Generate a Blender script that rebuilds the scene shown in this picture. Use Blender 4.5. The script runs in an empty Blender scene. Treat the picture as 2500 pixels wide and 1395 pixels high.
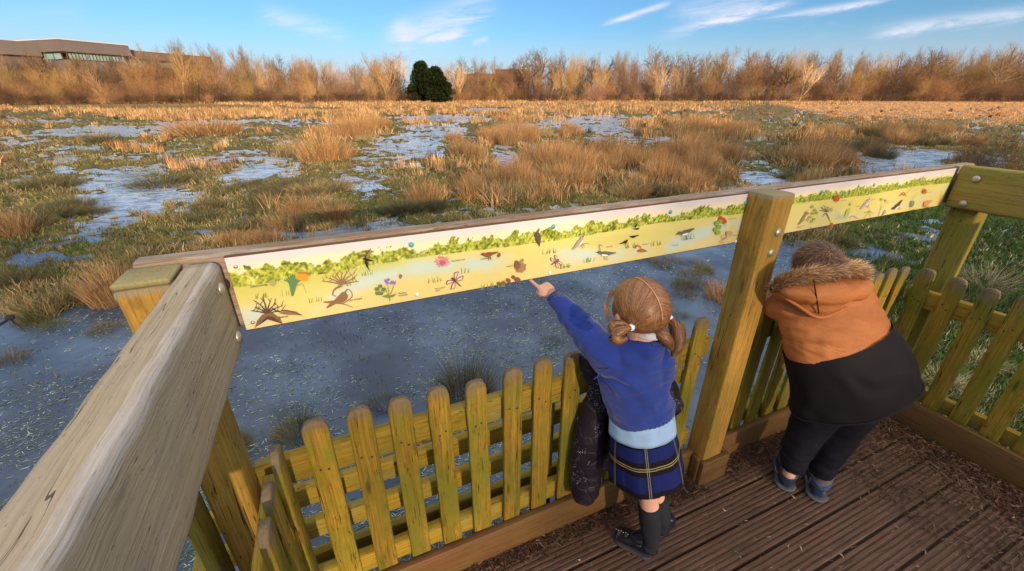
EXPOSURE=0.12; SUN_E=5.0; SKY_S=.08; HAZE_C=(8.2,5.8,5.5); CLOUD_C=(10.4,7.1,6.0); SKY_T=(.93,1.42,1.95); FILL_VEIL=1.15
import bpy, math, random
import numpy as np
from mathutils import Vector, Matrix, noise as mnoise
random.seed(7); RNG = np.random.default_rng(11)
C = bpy.context.scene.collection
PI = math.pi
# ------------------------------------------------------------------ frames
F_PX, PITCH, CAMH, PHI = 1008.0, math.radians(24.9), 1.55, math.radians(23.5)
CT, ST = math.cos(PITCH), math.sin(PITCH)
CP, SP = math.cos(PHI), math.sin(PHI)
WATER = -0.55
def ray(px, py):
    a = (px-1250)/F_PX; b = (697.5-py)/F_PX
    return np.array([a, CT+b*ST, -ST+b*CT])
def Q(px, py, d):
    r = ray(px, py)*d; r[2] += CAMH; return r
def G(px, py, z=WATER):
    r = ray(px, py); k = (z-CAMH)/r[2]; r = r*k; r[2] = z; return r
def proj(x, y, z):
    z = z-CAMH; d = y*CT-z*ST; u = y*ST+z*CT
    return 1250+F_PX*x/d, 697.5-F_PX*u/d
def W(s, t, z): return np.array([s*CP-t*SP, s*SP+t*CP, z])
def st(p): return p[0]*CP+p[1]*SP, -p[0]*SP+p[1]*CP
def pan(px, py, t0=.945):
    r = ray(px, py); s, t = st(r); k = t0/t
    return s*k, r[2]*k+CAMH
# ------------------------------------------------------------------ tagging
def tag(o, label=None, cat=None, group=None, kind=None):
    if label: o['label'] = label
    if cat: o['category'] = cat
    if group: o['group'] = group
    if kind: o['kind'] = kind
    return o
def empty(name, loc=(0,0,0), rz=0, **k):
    o = bpy.data.objects.new(name, None); C.objects.link(o)
    o.location = loc; o.rotation_euler = (0,0,rz); o.empty_display_size = .1
    return tag(o, **k)
# ------------------------------------------------------------------ mesh accumulator
class MB:
    def __init__(s): s.v=[]; s.f=[]; s.n=0; s.gc=[]; s.col=[]; s.wt=[]
    def add(s, v, f, gc=None, col=None, wt=None):
        v = np.asarray(v, float).reshape(-1,3); k = len(v)
        s.v.append(v); s.f += [tuple(i+s.n for i in q) for q in f]; s.n += k
        s.gc.append(v if gc is None else np.asarray(gc, float).reshape(-1,3))
        c = np.ones((k,3))*.5 if col is None else np.broadcast_to(np.asarray(col, float), (k,3))
        s.col.append(c)
        s.wt.append(np.zeros(k) if wt is None else np.broadcast_to(np.asarray(wt,float),(k,)))
    def mesh(s, name, smooth=True):
        v = np.concatenate(s.v); me = bpy.data.meshes.new(name)
        me.from_pydata(v.tolist(), [], s.f)
        a = me.attributes.new('gc','FLOAT_VECTOR','POINT'); a.data.foreach_set('vector', np.concatenate(s.gc).ravel())
        c = np.concatenate(s.col); c = np.concatenate([c, np.ones((len(c),1))],1)
        a = me.attributes.new('col','FLOAT_COLOR','POINT'); a.data.foreach_set('color', c.ravel())
        a = me.attributes.new('wt','FLOAT','POINT'); a.data.foreach_set('value', np.concatenate(s.wt))
        if smooth: me.polygons.foreach_set('use_smooth', [True]*len(me.polygons))
        me.update(); return me
    def build(s, name, mat, parent=None, smooth=True, loc=(0,0,0), rz=0):
        return obj(name, s.mesh(name, smooth), mat, parent, loc, rz)
def obj(name, me, mat=None, parent=None, loc=(0,0,0), rz=0):
    if mat is not None and len(me.materials)==0: me.materials.append(mat)
    o = bpy.data.objects.new(name, me); C.objects.link(o)
    o.location = loc; o.rotation_euler = (0,0,rz)
    if parent is not None: o.parent = parent
    return o
def bigmesh(name, v, quads=None, tris=None, attrs=None, smooth=False):
    """fast numpy mesh; attrs: name -> (n,3) colour or (n,) float"""
    me = bpy.data.meshes.new(name); v = np.asarray(v, np.float32)
    me.vertices.add(len(v)); me.vertices.foreach_set('co', v.ravel())
    loops=[]; tot=[]
    if quads is not None and len(quads): loops.append(np.asarray(quads).ravel()); tot.append(np.full(len(quads),4))
    if tris is not None and len(tris): loops.append(np.asarray(tris).ravel()); tot.append(np.full(len(tris),3))
    loops = np.concatenate(loops).astype(np.int32); tot = np.concatenate(tot).astype(np.int32)
    me.loops.add(len(loops)); me.loops.foreach_set('vertex_index', loops)
    me.polygons.add(len(tot)); me.polygons.foreach_set('loop_start', np.concatenate([[0],np.cumsum(tot)[:-1]]).astype(np.int32))
    me.polygons.foreach_set('loop_total', tot)
    for k,a in (attrs or {}).items():
        a = np.asarray(a, np.float32)
        if a.ndim==1:
            at = me.attributes.new(k,'FLOAT','POINT'); at.data.foreach_set('value', a)
        else:
            at = me.attributes.new(k,'FLOAT_COLOR','POINT')
            at.data.foreach_set('color', np.concatenate([a, np.ones((len(a),1),np.float32)],1).ravel())
    if smooth: me.polygons.foreach_set('use_smooth', np.ones(len(tot),bool))
    me.update(); me.validate(); return me
# ------------------------------------------------------------------ numpy noise
_P = RNG.permutation(4096)
def _h(i, j, k=0): return _P[(_P[(_P[i & 4095]+j) & 4095]+k) & 4095]/4095.0
def vnoise(x, y, sd=0):
    xi = np.floor(x).astype(int); yi = np.floor(y).astype(int); fx = x-xi; fy = y-yi
    fx = fx*fx*(3-2*fx); fy = fy*fy*(3-2*fy)
    a=_h(xi,yi,sd); b=_h(xi+1,yi,sd); c=_h(xi,yi+1,sd); d=_h(xi+1,yi+1,sd)
    return (a+(b-a)*fx)*(1-fy)+(c+(d-c)*fx)*fy
def fbm(x, y, o=4, sd=0):
    r=0; a=.5; t=0
    for i in range(o):
        r = r+a*vnoise(x*2**i+i*17.3, y*2**i-i*9.1, sd+i*5); t+=a; a*=.5
    return r/t
# ------------------------------------------------------------------ solids
def frame(t, ref):
    t = t/np.linalg.norm(t); s = np.cross(t, ref); 
    if np.linalg.norm(s) < 1e-5: s = np.cross(t, [0.3,1,.2])
    s = s/np.linalg.norm(s); return t, s, np.cross(s, t)
def rrect(w, h, r, k=2):
    pts=[]
    for cx,cy,a0 in ((w/2-r,h/2-r,0),(-w/2+r,h/2-r,90),(-w/2+r,-h/2+r,180),(w/2-r,-h/2+r,270)):
        for i in range(k+1):
            a = math.radians(a0+90*i/k); pts.append((cx+r*math.cos(a), cy+r*math.sin(a)))
        nx,ny={0:(-w/2+r,h/2),90:(-w/2,-h/2+r),180:(w/2-r,-h/2),270:(w/2,h/2-r)}[a0]; x0,y0=pts[-1]
        if k>2:
            for q in (.10,.22,.5,.78,.90): pts.append((x0+(nx-x0)*q,y0+(ny-y0)*q))
    return np.array(pts)
def plank(mb, p0, p1, side, w, h, r=.005, n=10, warp=.0012, prof=None, wt=0, k=2, ew=None):
    """timber from p0 to p1; w along side, h along the third axis; prof: list (u, wscale, hscale)"""
    p0=np.array(p0,float); p1=np.array(p1,float); L=np.linalg.norm(p1-p0); t=(p1-p0)/L
    side=np.array(side,float); side-=t*np.dot(side,t); side/=np.linalg.norm(side); up=np.cross(t,side)
    cs = rrect(w,h,r,k); m=len(cs); off = RNG.random(3)*50
    prof = prof or [(i/n,1,1) for i in range(n+1)]
    prof = [(0,(w-2*r)/w,(h-2*r)/h)] + [(max(u, r/L*.6) if i==0 else (min(u,1-r/L*.6) if i==len(prof)-1 else u),a,b) for i,(u,a,b) in enumerate(prof)] + [(1,prof[-1][1]*(w-2*r)/w,prof[-1][2]*(h-2*r)/h)]
    V=[];GC=[];WT=[]
    for i,(u,a,b) in enumerate(prof):
        wa = (RNG.random(2)-.5)*2*warp
        q = p0 + t*L*u + side*wa[0] + up*wa[1]
        V.append(q + np.outer(cs[:,0]*a, side)+np.outer(cs[:,1]*b, up))
        GC.append(np.stack([np.full(m,u*L), cs[:,0]*a, cs[:,1]*b],1)+off)
        WT.append(np.full(m, wt(u) if callable(wt) else wt)+(ew(cs[:,0],cs[:,1]) if ew else 0))
    nr=len(prof); f=[]
    for i in range(nr-1):
        for j in range(m): f.append((i*m+j, i*m+(j+1)%m, (i+1)*m+(j+1)%m, (i+1)*m+j))
    f.append(tuple(range(m))[::-1]); f.append(tuple((nr-1)*m+j for j in range(m)))
    mb.add(np.concatenate(V), f, np.concatenate(GC), wt=np.concatenate(WT))
def catmull(P, n):
    P=np.array(P,float); m=len(P)
    if m<3: return np.array([P[0]+(P[-1]-P[0])*i/n for i in range(n+1)])
    E=np.vstack([2*P[0]-P[1],P,2*P[-1]-P[-2]]); out=[]
    for i in range(n+1):
        u=i/n*(m-1); k=min(int(u),m-2); x=u-k; a,b,c,d=E[k:k+4]
        out.append(.5*((2*b)+(c-a)*x+(2*a-5*b+4*c-d)*x*x+(3*b-a-3*c+d)*x**3))
    return np.array(out)
def tube(mb, pts, rad, seg=14, n=None, ref=(0,0,1), col=None, caps=True, ring=None):
    """smooth tube; rad: list of r or (rx, ry); rx lies along tangent x ref"""
    rad=np.array([(r,r) if np.isscalar(r) else r for r in rad],float)
    pts=np.array(pts,float)
    n = n or max(2,(len(pts)-1)*4)
    if len(pts)==2 and n<=2: n=len(pts)-1
    P=catmull(pts,n); R=catmull(rad,n); R=np.maximum(R,1e-4)
    V=[];GC=[]; L=0
    for i in range(n+1):
        t=P[min(i+1,n)]-P[max(i-1,0)]
        if i: L+=np.linalg.norm(P[i]-P[i-1])
        t,s,u=frame(t,np.array(ref,float))
        a=np.linspace(0,2*PI,seg,endpoint=False)
        rr = np.ones(seg) if ring is None else ring(i/n,a)
        V.append(P[i]+np.outer(np.cos(a)*R[i,0]*rr,s)+np.outer(np.sin(a)*R[i,1]*rr,u))
        GC.append(np.stack([a/(2*PI),np.full(seg,i/n),np.full(seg,L)],1))
    f=[]
    for i in range(n):
        for j in range(seg): f.append((i*seg+j,i*seg+(j+1)%seg,(i+1)*seg+(j+1)%seg,(i+1)*seg+j))
    if caps:
        f.append(tuple(range(seg))[::-1]); f.append(tuple(n*seg+j for j in range(seg)))
    mb.add(np.concatenate(V),f,np.concatenate(GC),col=col)
def ball(mb, c, r, ax=None, nu=14, nv=10, col=None):
    """ellipsoid; r=(rx,ry,rz), ax=3 axes rows"""
    r=np.array([r]*3 if np.isscalar(r) else r,float); ax=np.eye(3) if ax is None else np.array(ax)
    V=[]
    for i in range(nv+1):
        th=PI*i/nv
        for j in range(nu):
            ph=2*PI*j/nu; V.append((math.sin(th)*math.cos(ph),math.sin(th)*math.sin(ph),math.cos(th)))
    V=np.array(V); f=[]
    for i in range(nv):
        for j in range(nu):
            a,b,c2,d=i*nu+j,(i+1)*nu+j,(i+1)*nu+(j+1)%nu,i*nu+(j+1)%nu
            if i==0: f.append((a,b,c2))
            elif i==nv-1: f.append((a,b,d))
            else: f.append((a,b,c2,d))
    mb.add((V*r)@ax+np.array(c,float),f,V,col=col)
def remesh(mb, name, mat, parent, voxel=.006, smooth=4, disp=None, loc=(0,0,0)):
    me=mb.mesh('tmp'); o=bpy.data.objects.new('tmp',me); C.objects.link(o)
    m=o.modifiers.new('r','REMESH'); m.mode='VOXEL'; m.voxel_size=voxel
    if smooth: m=o.modifiers.new('s','SMOOTH'); m.factor=.6; m.iterations=smooth
    dg=bpy.context.evaluated_depsgraph_get(); dg.update()
    nm=bpy.data.meshes.new_from_object(o.evaluated_get(dg)); bpy.data.objects.remove(o)
    n=len(nm.vertices); co=np.empty(n*3,np.float32); nm.vertices.foreach_get('co',co); co=co.reshape(-1,3).astype(float)
    if disp is not None:
        no=np.empty(n*3,np.float32); nm.vertex_normals.foreach_get('vector',no); no=no.reshape(-1,3)
        co2=co+no*disp(co)[:,None]; nm.vertices.foreach_set('co',co2.astype(np.float32).ravel())
    nm.polygons.foreach_set('use_smooth',np.ones(len(nm.polygons),bool)); nm.name=name
    nm.materials.clear(); nm.materials.append(mat); nm.update()
    return obj(name,nm,None,parent,loc)
def n3(co, sc, sd=0):
    o=np.empty(len(co))
    for i,c in enumerate(co): o[i]=mnoise.noise((c[0]*sc[0]+sd,c[1]*sc[1]-sd,c[2]*sc[2]+sd*.5))
    return o
def ribbons(roots, dirs, L, wid, bend=0.3, seg=3, cols=None, grav=0.5, wob=0.1):
    """curved tapering blades; numpy. returns v, quads, tris, col"""
    n=len(roots); roots=np.asarray(roots,float); d=np.asarray(dirs,float); d/=np.linalg.norm(d,axis=1)[:,None]
    a=RNG.random(n)*2*PI; side=np.stack([np.cos(a),np.sin(a),np.zeros(n)],1)
    side-=d*np.sum(side*d,1)[:,None]; side/=np.linalg.norm(side,axis=1)[:,None]+1e-9
    L=np.broadcast_to(L,(n,)); wid=np.broadcast_to(wid,(n,)); P=[roots]; cur=roots.copy(); dd=d.copy()
    bend=np.broadcast_to(bend,(n,))
    for i in range(seg):
        cur=cur+dd*(L/seg)[:,None]; P.append(cur)
        dd=dd+RNG.normal(0,wob,(n,3))+np.stack([d[:,0]*bend,d[:,1]*bend,-grav*bend],1); dd/=np.linalg.norm(dd,axis=1)[:,None]
    V=[];k=2*seg+1
    for i in range(seg):
        w=(wid*(1-.75*i/seg)/2)[:,None]; V+= [P[i]-side*w, P[i]+side*w]
    V.append(P[seg]); V=np.stack(V,1).reshape(-1,3); b=np.arange(n)*k
    q=[np.stack([b+2*i,b+2*i+1,b+2*i+3,b+2*i+2],1) for i in range(seg-1)]
    q=np.concatenate(q) if q else np.zeros((0,4),int)
    t=np.stack([b+2*seg-2,b+2*seg-1,b+2*seg],1)
    c=np.repeat(cols if cols is not None else np.full((n,3),.5),k,axis=0)
    return V,q,t,c
class Acc:
    def __init__(s): s.V=[];s.q=[];s.t=[];s.c=[];s.n=0
    def add(s,V,q,t,c):
        s.V.append(V); s.q.append(q+s.n); s.t.append(t+s.n); s.c.append(c); s.n+=len(V)
    def mesh(s,name): return bigmesh(name,np.concatenate(s.V),np.concatenate(s.q),np.concatenate(s.t),{'col':np.concatenate(s.c)})
# ------------------------------------------------------------------ node shorthand
class X:
    def __init__(s,nt,so): s.nt=nt; s.so=so
    def _m(s,op,*a):
        n=s.nt.nodes.new('ShaderNodeMath'); n.operation=op
        for i,v in enumerate((s,)+a):
            if isinstance(v,X): s.nt.links.new(v.so,n.inputs[i])
            else: n.inputs[i].default_value=float(v)
        return X(s.nt,n.outputs[0])
    def __add__(s,o): return s._m('ADD',o)
    __radd__=__add__
    def __sub__(s,o): return s._m('SUBTRACT',o)
    def __rsub__(s,o): return (s*-1)+o
    def __mul__(s,o): return s._m('MULTIPLY',o)
    __rmul__=__mul__
    def __truediv__(s,o): return s._m('DIVIDE',o)
    def __pow__(s,o): return s._m('POWER',o)
    def mn(s,o): return s._m('MINIMUM',o)
    def mx(s,o): return s._m('MAXIMUM',o)
    def ab(s): return s._m('ABSOLUTE')
    def fr(s): return s._m('FRACT')
    def gt(s,o): return s._m('GREATER_THAN',o)
    def lt(s,o): return s._m('LESS_THAN',o)
    def sin(s): return s._m('SINE')
    def ss(s,a,b):
        n=s.nt.nodes.new('ShaderNodeMapRange'); n.interpolation_type='SMOOTHSTEP'
        s.nt.links.new(s.so,n.inputs[0]); n.inputs[1].default_value=a; n.inputs[2].default_value=b
        n.inputs[3].default_value=0; n.inputs[4].default_value=1; return X(s.nt,n.outputs[0])
    def clamp(s): return s.mx(0).mn(1)
class Mat:
    def __init__(s,name,rough=.7,spec=.3):
        s.m=bpy.data.materials.new(name); s.m.use_nodes=True; s.nt=s.m.node_tree
        s.b=s.nt.nodes['Principled BSDF']; s.b.inputs['Roughness'].default_value=rough
        s.b.inputs['Specular IOR Level'].default_value=spec
    def link(s,a,b): s.nt.links.new(a.so if isinstance(a,X) else a,b)
    def attr(s,name):
        n=s.nt.nodes.new('ShaderNodeAttribute'); n.attribute_name=name; return n
    def objc(s): return s.nt.nodes.new('ShaderNodeTexCoord').outputs['Object']
    def rnd(s): return X(s.nt,s.nt.nodes.new('ShaderNodeObjectInfo').outputs['Random'])
    def sep(s,v):
        n=s.nt.nodes.new('ShaderNodeSeparateXYZ'); s.link(v,n.inputs[0]); return [X(s.nt,o) for o in n.outputs]
    def comb(s,*a):
        n=s.nt.nodes.new('ShaderNodeCombineXYZ')
        for i,v in enumerate(a):
            if isinstance(v,X): s.link(v,n.inputs[i])
            else: n.inputs[i].default_value=v
        return n.outputs[0]
    def map(s,v,sc=(1,1,1),loc=(0,0,0)):
        n=s.nt.nodes.new('ShaderNodeMapping'); s.link(v,n.inputs[0]); n.inputs['Scale'].default_value=sc; n.inputs['Location'].default_value=loc; return n.outputs[0]
    def noise(s,v,scale=5,det=4,rough=.55,dist=0):
        n=s.nt.nodes.new('ShaderNodeTexNoise'); s.link(v,n.inputs['Vector'])
        n.inputs['Scale'].default_value=scale; n.inputs['Detail'].default_value=det; n.inputs['Roughness'].default_value=rough; n.inputs['Distortion'].default_value=dist
        return X(s.nt,n.outputs['Fac'])
    def vor(s,v,scale=5,feat='F1',out='Distance'):
        n=s.nt.nodes.new('ShaderNodeTexVoronoi'); n.feature=feat; s.link(v,n.inputs['Vector']); n.inputs['Scale'].default_value=scale
        return X(s.nt,n.outputs[out])
    def mix(s,f,a,b,mode='MIX'):
        n=s.nt.nodes.new('ShaderNodeMix'); n.data_type='RGBA'; n.blend_type=mode
        for k,v in ((0,f),(6,a),(7,b)):
            if isinstance(v,X) or hasattr(v,'is_linked'): s.link(v,n.inputs[k])
            elif k==0: n.inputs[0].default_value=v
            else: n.inputs[k].default_value=(*v,1)
        return n.outputs[2]
    def bump(s,h,strength=.3,dist=.01):
        n=s.nt.nodes.new('ShaderNodeBump'); n.inputs['Strength'].default_value=strength; n.inputs['Distance'].default_value=dist
        s.link(h,n.inputs['Height']); s.link(n.outputs[0],s.b.inputs['Normal'])
    def col(s,c):
        if isinstance(c,tuple): s.b.inputs['Base Color'].default_value=(*c,1)
        else: s.link(c,s.b.inputs['Base Color'])
        return s
def simple(name,c,rough=.7,spec=.3,metal=0,nz=0,nsc=20,bmp=0):
    M=Mat(name,rough,spec); M.b.inputs['Metallic'].default_value=metal
    if nz or bmp:
        n=M.noise(M.objc(),nsc,4)
        M.col(M.mix((n*nz*2).clamp(),c,tuple(x*.45 for x in c)))
        if bmp: M.bump(n,bmp,.004)
    else: M.col(c)
    return M.m
# ------------------------------------------------------------------ render, camera, sun, sky
sc=bpy.context.scene
sc.render.engine='CYCLES'; sc.cycles.use_adaptive_sampling=True; sc.cycles.adaptive_threshold=.02
sc.cycles.use_denoising=True; sc.cycles.max_bounces=6; sc.cycles.diffuse_bounces=3; sc.cycles.glossy_bounces=3
sc.view_settings.view_transform='Standard'; sc.view_settings.look='None'; sc.view_settings.gamma=1
sc.view_settings.exposure=EXPOSURE
cam=bpy.data.cameras.new('camera'); cam.sensor_width=36; cam.lens=36*F_PX/2500; cam.clip_start=.02; cam.clip_end=3000
co=bpy.data.objects.new('camera',cam); C.objects.link(co); co.location=(0,0,CAMH); co.rotation_euler=(PI/2-PITCH,0,0); sc.camera=co
SUN_EL=math.radians(13); SUN_AZ=math.atan2(-.90,.44)      # direction towards the sun, low behind the viewer's right shoulder
sd=np.array([math.cos(SUN_EL)*math.cos(SUN_AZ),math.cos(SUN_EL)*math.sin(SUN_AZ),math.sin(SUN_EL)])
L=bpy.data.lights.new('sun','SUN'); L.energy=SUN_E; L.angle=math.radians(.6); L.color=(1,.74,.48)
lo=bpy.data.objects.new('sun',L); C.objects.link(lo); lo.rotation_euler=Vector(sd).to_track_quat('Z','Y').to_euler()
w=bpy.data.worlds.new('World'); sc.world=w; w.use_nodes=True; nt=w.node_tree
bg=nt.nodes['Background']; sky=nt.nodes.new('ShaderNodeTexSky'); sky.sky_type='NISHITA'; sky.sun_disc=False
sky.sun_elevation=SUN_EL; sky.sun_rotation=PI/2-SUN_AZ; sky.air_density=1.0; sky.dust_density=.6; sky.ozone_density=2.2
bg.inputs[1].default_value=SKY_S
tc=nt.nodes.new('ShaderNodeTexCoord'); sep=nt.nodes.new('ShaderNodeSeparateXYZ'); nt.links.new(tc.outputs['Generated'],sep.inputs[0])
wx,wy,wz=[X(nt,o) for o in sep.outputs]
U=wx/wy.mx(.05); Vv=wz/wy.mx(.05)
def uv(px,py): r=ray(px,py); return r[0]/r[1],r[2]/r[1]
cmb=nt.nodes.new('ShaderNodeCombineXYZ'); nt.links.new((U*2.2+Vv*5).so,cmb.inputs[0]); nt.links.new((Vv*16-U*2.6).so,cmb.inputs[1])
nz=nt.nodes.new('ShaderNodeTexNoise'); nt.links.new(cmb.outputs[0],nz.inputs['Vector']); nz.inputs['Scale'].default_value=2.8; nz.inputs['Detail'].default_value=10; nz.inputs['Roughness'].default_value=.68; nz.inputs['Distortion'].default_value=.8
nn=X(nt,nz.outputs['Fac'])
tot=None
for x0,y0,x1,y1,wd,st_ in ((620,22,860,95,20,.40),(925,118,1215,0,34,.60),(960,45,1010,125,26,.42),(1010,112,1145,74,9,.55),(1150,108,1195,94,6,.6),
                     (1465,63,1650,2,6,.7),(1600,90,1960,-2,10,.72),(1620,35,1900,0,24,.45),(1850,50,2190,-4,8,.6),(2110,82,2560,25,15,.62),(-100,60,240,20,30,.08)):
    a=uv(x0,y0); b=uv(x1,y1); dx,dy=b[0]-a[0],b[1]-a[1]; l2=dx*dx+dy*dy
    wd=wd/1008*.85; L1=math.sqrt(l2)
    ww=(nn-.5)*wd*2.2
    t=(((U-a[0])*dx+(Vv-a[1])*dy)/l2)
    pr=((U-a[0])*(-dy/L1)+(Vv-a[1])*(dx/L1)+ww)/wd
    g=(pr*pr*-1).mx(-20); e=(X(nt,g.so)._m('EXPONENT'))*(t.ss(-.05,.3)*(1-t.ss(.75,1.05)))*st_
    tot=e if tot is None else tot+e
tot=tot*((nn-.27).mx(0)*3.9)*wy.gt(.05)
gen=(nn-.58).mx(0)*1.1*wz.ss(0,.1)     # thin cirrus over the rest of the sky
tot=(tot+gen*.5).clamp()
hz=1-wz.ss(0.02,.13)
mx=nt.nodes.new('ShaderNodeMix'); mx.data_type='RGBA'; nt.links.new((hz*.60).so,mx.inputs[0]); nt.links.new(sky.outputs[0],mx.inputs[6]); mx.inputs[7].default_value=(*HAZE_C,1)
m2=nt.nodes.new('ShaderNodeMix'); m2.data_type='RGBA'; nt.links.new(tot.so,m2.inputs[0]); nt.links.new(mx.outputs[2],m2.inputs[6]); m2.inputs[7].default_value=(*CLOUD_C,1)
tn=nt.nodes.new('ShaderNodeMix'); tn.data_type='RGBA'; tn.blend_type='MULTIPLY'; tn.inputs[0].default_value=1; nt.links.new(m2.outputs[2],tn.inputs[6]); tn.inputs[7].default_value=(*SKY_T,1)
nt.links.new(tn.outputs[2],bg.inputs[0])
# unseen bright veil added above the frame as fill light for the foreground
vl=nt.nodes.new('ShaderNodeMix'); vl.data_type='RGBA'; nt.links.new((wz.ss(.22,.60)*(nn*.5+.7).clamp()).so,vl.inputs[0]); nt.links.new(tn.outputs[2],vl.inputs[6]); vl.inputs[7].default_value=(*[c*FILL_VEIL/SKY_S for c in (1.0,.97,.93)],1)
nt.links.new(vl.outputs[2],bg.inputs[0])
# ------------------------------------------------------------------ marsh map (a plan of the meadow; features given where they lie)
def _ell(u,v,lst):
    r=np.full(np.shape(u),-9.0)
    for cx,cy,rx,ry,val,*a in lst:
        a=math.radians(a[0]) if a else 0
        dx=u-cx; dy=v-cy; x=(dx*math.cos(a)+dy*math.sin(a))/rx; y=(-dx*math.sin(a)+dy*math.cos(a))/ry
        d=np.sqrt(x*x+y*y); r=np.maximum(r,val+(.13 if val<.9 and lst is WATER_L else 0)-np.maximum(d-.7,0)*.9)
    return r
WATER_L=[ # centre, radii (photo pixels on the meadow plane), wetness
 (270,322,210,13,.62,-2),(580,298,200,6,.6,-1),(60,345,110,12,.45),(130,362,160,8,.40),(160,400,40,40,.42),(330,475,150,55,.66,8),(440,500,60,40,.62),
 (250,530,110,35,.5),(560,385,120,16,.5,-6),(610,430,90,32,.6,-20),(700,415,40,25,.55),(560,520,120,30,.33),(720,480,90,40,.28),(650,470,60,25,.4),
 (990,365,110,45,.54,-10),(1060,320,90,22,.55),(1090,290,130,10,.62),(760,300,130,7,.5),(1190,268,60,5,.6),(1230,375,30,35,.58),(1275,318,60,18,.66),
 (1440,300,140,22,.60),(1530,340,120,20,.44),(1330,270,60,5,.5),(1600,288,60,6,.42),(1860,425,70,28,.5),(1900,445,50,15,.56),(1730,268,40,4,.55),(1830,340,60,10,.4),
 (2230,390,140,24,.80,2),(2420,400,100,22,.78),(2250,415,190,12,.66),(2440,385,70,10,.66),
 (720,575,120,16,.44),(940,556,120,15,.52),(1240,520,90,14,.42),(1420,505,120,14,.30),(1800,460,110,18,.44),(130,640,150,25,.38),(170,590,90,20,.36),(520,565,70,20,.38),(870,450,60,20,.5),(900,400,50,20,.5),
 (1160,515,60,10,.4),(30,700,120,25,.36),(160,700,120,20,.4),(420,600,80,15,.4),(80,295,120,6,.4),(350,385,120,12,.36)]
DRY_L=[(2330,410,22,14,1.2),(2490,430,60,40,.9),(1440,545,120,8,.2)]
def wetness(u,v):
    w=_ell(u,v,WATER_L)
    # open pool round the platform: everything nearer than a wavering bank
    bank=np.interp(u,[-2000,-400,0,120,260,330,450,560,640,800,1000,1250,1500,1700,1850,1960,2080,2200,2600,4000],
                     [900,860,765,775,740,700,660,625,600,575,562,548,536,560,585,590,640,900,1500,1500])
    bank=bank+(fbm(u/60,v/60,3,3)-.5)*50
    n=np.clip((v-bank)/14,-1,1)*.45+.5+np.clip((v-bank-14)/40,0,1)*.8
    w=np.maximum(w,np.where(v>bank-14,n,-9))
    # patchy frosted shallows on the right
    m=np.clip((u-1850)/150,0,1)*np.clip((2450-u)/200,0,1)*np.clip((v-560)/40,0,1)*np.clip((760-v)/80,0,1)
    w=np.where(m>0,np.maximum(w,.42*m+.0),w)
    w=np.maximum(w,.25)
    return w-np.maximum(_ell(u,v,DRY_L),0)
def ground_uv(x,y):
    yy=np.maximum(y,.25); u,v=proj(x,yy,WATER); return u,v
def land_h(x,y):
    u,v=ground_uv(x,y); w=wetness(u,v); r=np.hypot(x,y)
    n=fbm(x*.9,y*1.1,3,1); n2=fbm(x*4.6+9,y*5.2,3,21); n3_=fbm(x*.35,y*.35,2,33)
    big=np.clip((n3_-.5)*.3,-.1,.1)
    h=((n*.42+n2*.58-.5)*2.2+.5)+big*.6-w*1.0
    h=h*.12
    h=np.where(r>75,np.minimum(h,.05)+np.minimum((r-75)*.002,.35),h)
    ss_,tt_=st((x,y)); inside=(tt_>-.2)&(tt_<.95)&(ss_>-.4)&(ss_<2.6)
    # sloping bank against the platform
    d=np.maximum(np.maximum(tt_-1.0,-.42-ss_),0)+np.where(ss_>2.6,ss_-2.6,0)
    h=np.maximum(h,np.where((tt_>-.5)&(ss_>-.6)&(ss_<2.9),.11-np.abs(tt_-1.0)*.34+(n2-.5)*.12,-1))
    h=np.where((ss_>2.5)&(tt_<1.6),np.maximum(h,.05+(n2-.5)*.08),h)
    return WATER+np.clip(h,-.09,.6)
def grid():
    a1=np.radians(np.linspace(20,160,900)); a2=np.radians(np.linspace(160,380,90))[1:-1]
    A=np.concatenate([a1,a2]); dep=np.concatenate([np.linspace(1.25,.0135,560),np.array([.0105,.008,.006,.0045,.0033,.0024])])
    R=2.1/np.tan(dep); return A,R
A_,R_=grid(); na,nr=len(A_),len(R_)
gx=(R_[:,None]*np.cos(A_)[None]).ravel(); gy=(R_[:,None]*np.sin(A_)[None]).ravel()
gz_=land_h(gx,gy); beh=gy<.3; gz_[beh]=WATER+.03+ .05*fbm(gx[beh]*.8,gy[beh]*.8,2,5)
far=np.hypot(gx,gy)>60
gu,gv=ground_uv(gx,gy)
# ground cover colour: what grows where (moss green, dead grass, mud)
def cover(u,v,x,y):
    n=fbm(x*.5,y*.5,4,41); n2=fbm(x*2.3,y*2.3,3,51); n5=fbm(x*9,y*9,2,61)
    green=np.array([.115,.108,.03]); olive=np.array([.165,.12,.04]); straw=np.array([.42,.22,.085]); beige=np.array([.52,.27,.12]); mud=np.array([.085,.06,.04]); lush=np.array([.055,.085,.018])
    c=olive+(green-olive)*np.clip((n-.35)*4,0,1)[:,None]
    near=np.clip((v-430)/200,0,1)[:,None]*np.clip((n*2-.4),0,1)[:,None]; c=c+(lush-c)*near*.8
    d=np.clip((262-v)/10,0,1); c=c+(straw-c)*d[:,None]
    rt=np.clip((u-(1830+(v-240)*4.0))/30,0,1)*np.clip((300+(fbm(x*.2,y*.2,2,8)-.5)*30-v)/8,0,1); c=c+(beige-c)*rt[:,None]
    pathm=((u>1708-(v-238)*1.3)&(u<1828+(v-240)*4.2)&(v<292)); c=np.where(pathm[:,None],np.array([.17,.125,.05])*(.7+.6*n2[:,None]),c)
    rg=np.clip((u-2080)/100,0,1)*np.clip((v-470)/60,0,1); c=c+(np.array([.05,.11,.02])-c)*(rg*.85)[:,None]
    mm=np.clip((n2-.62)*6,0,1)[:,None]; c=c+(mud-c)*mm*.6*(1-rt[:,None])
    return c*(.55+.9*n5[:,None])
gc_=cover(gu,gv,gx,gy); 
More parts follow.
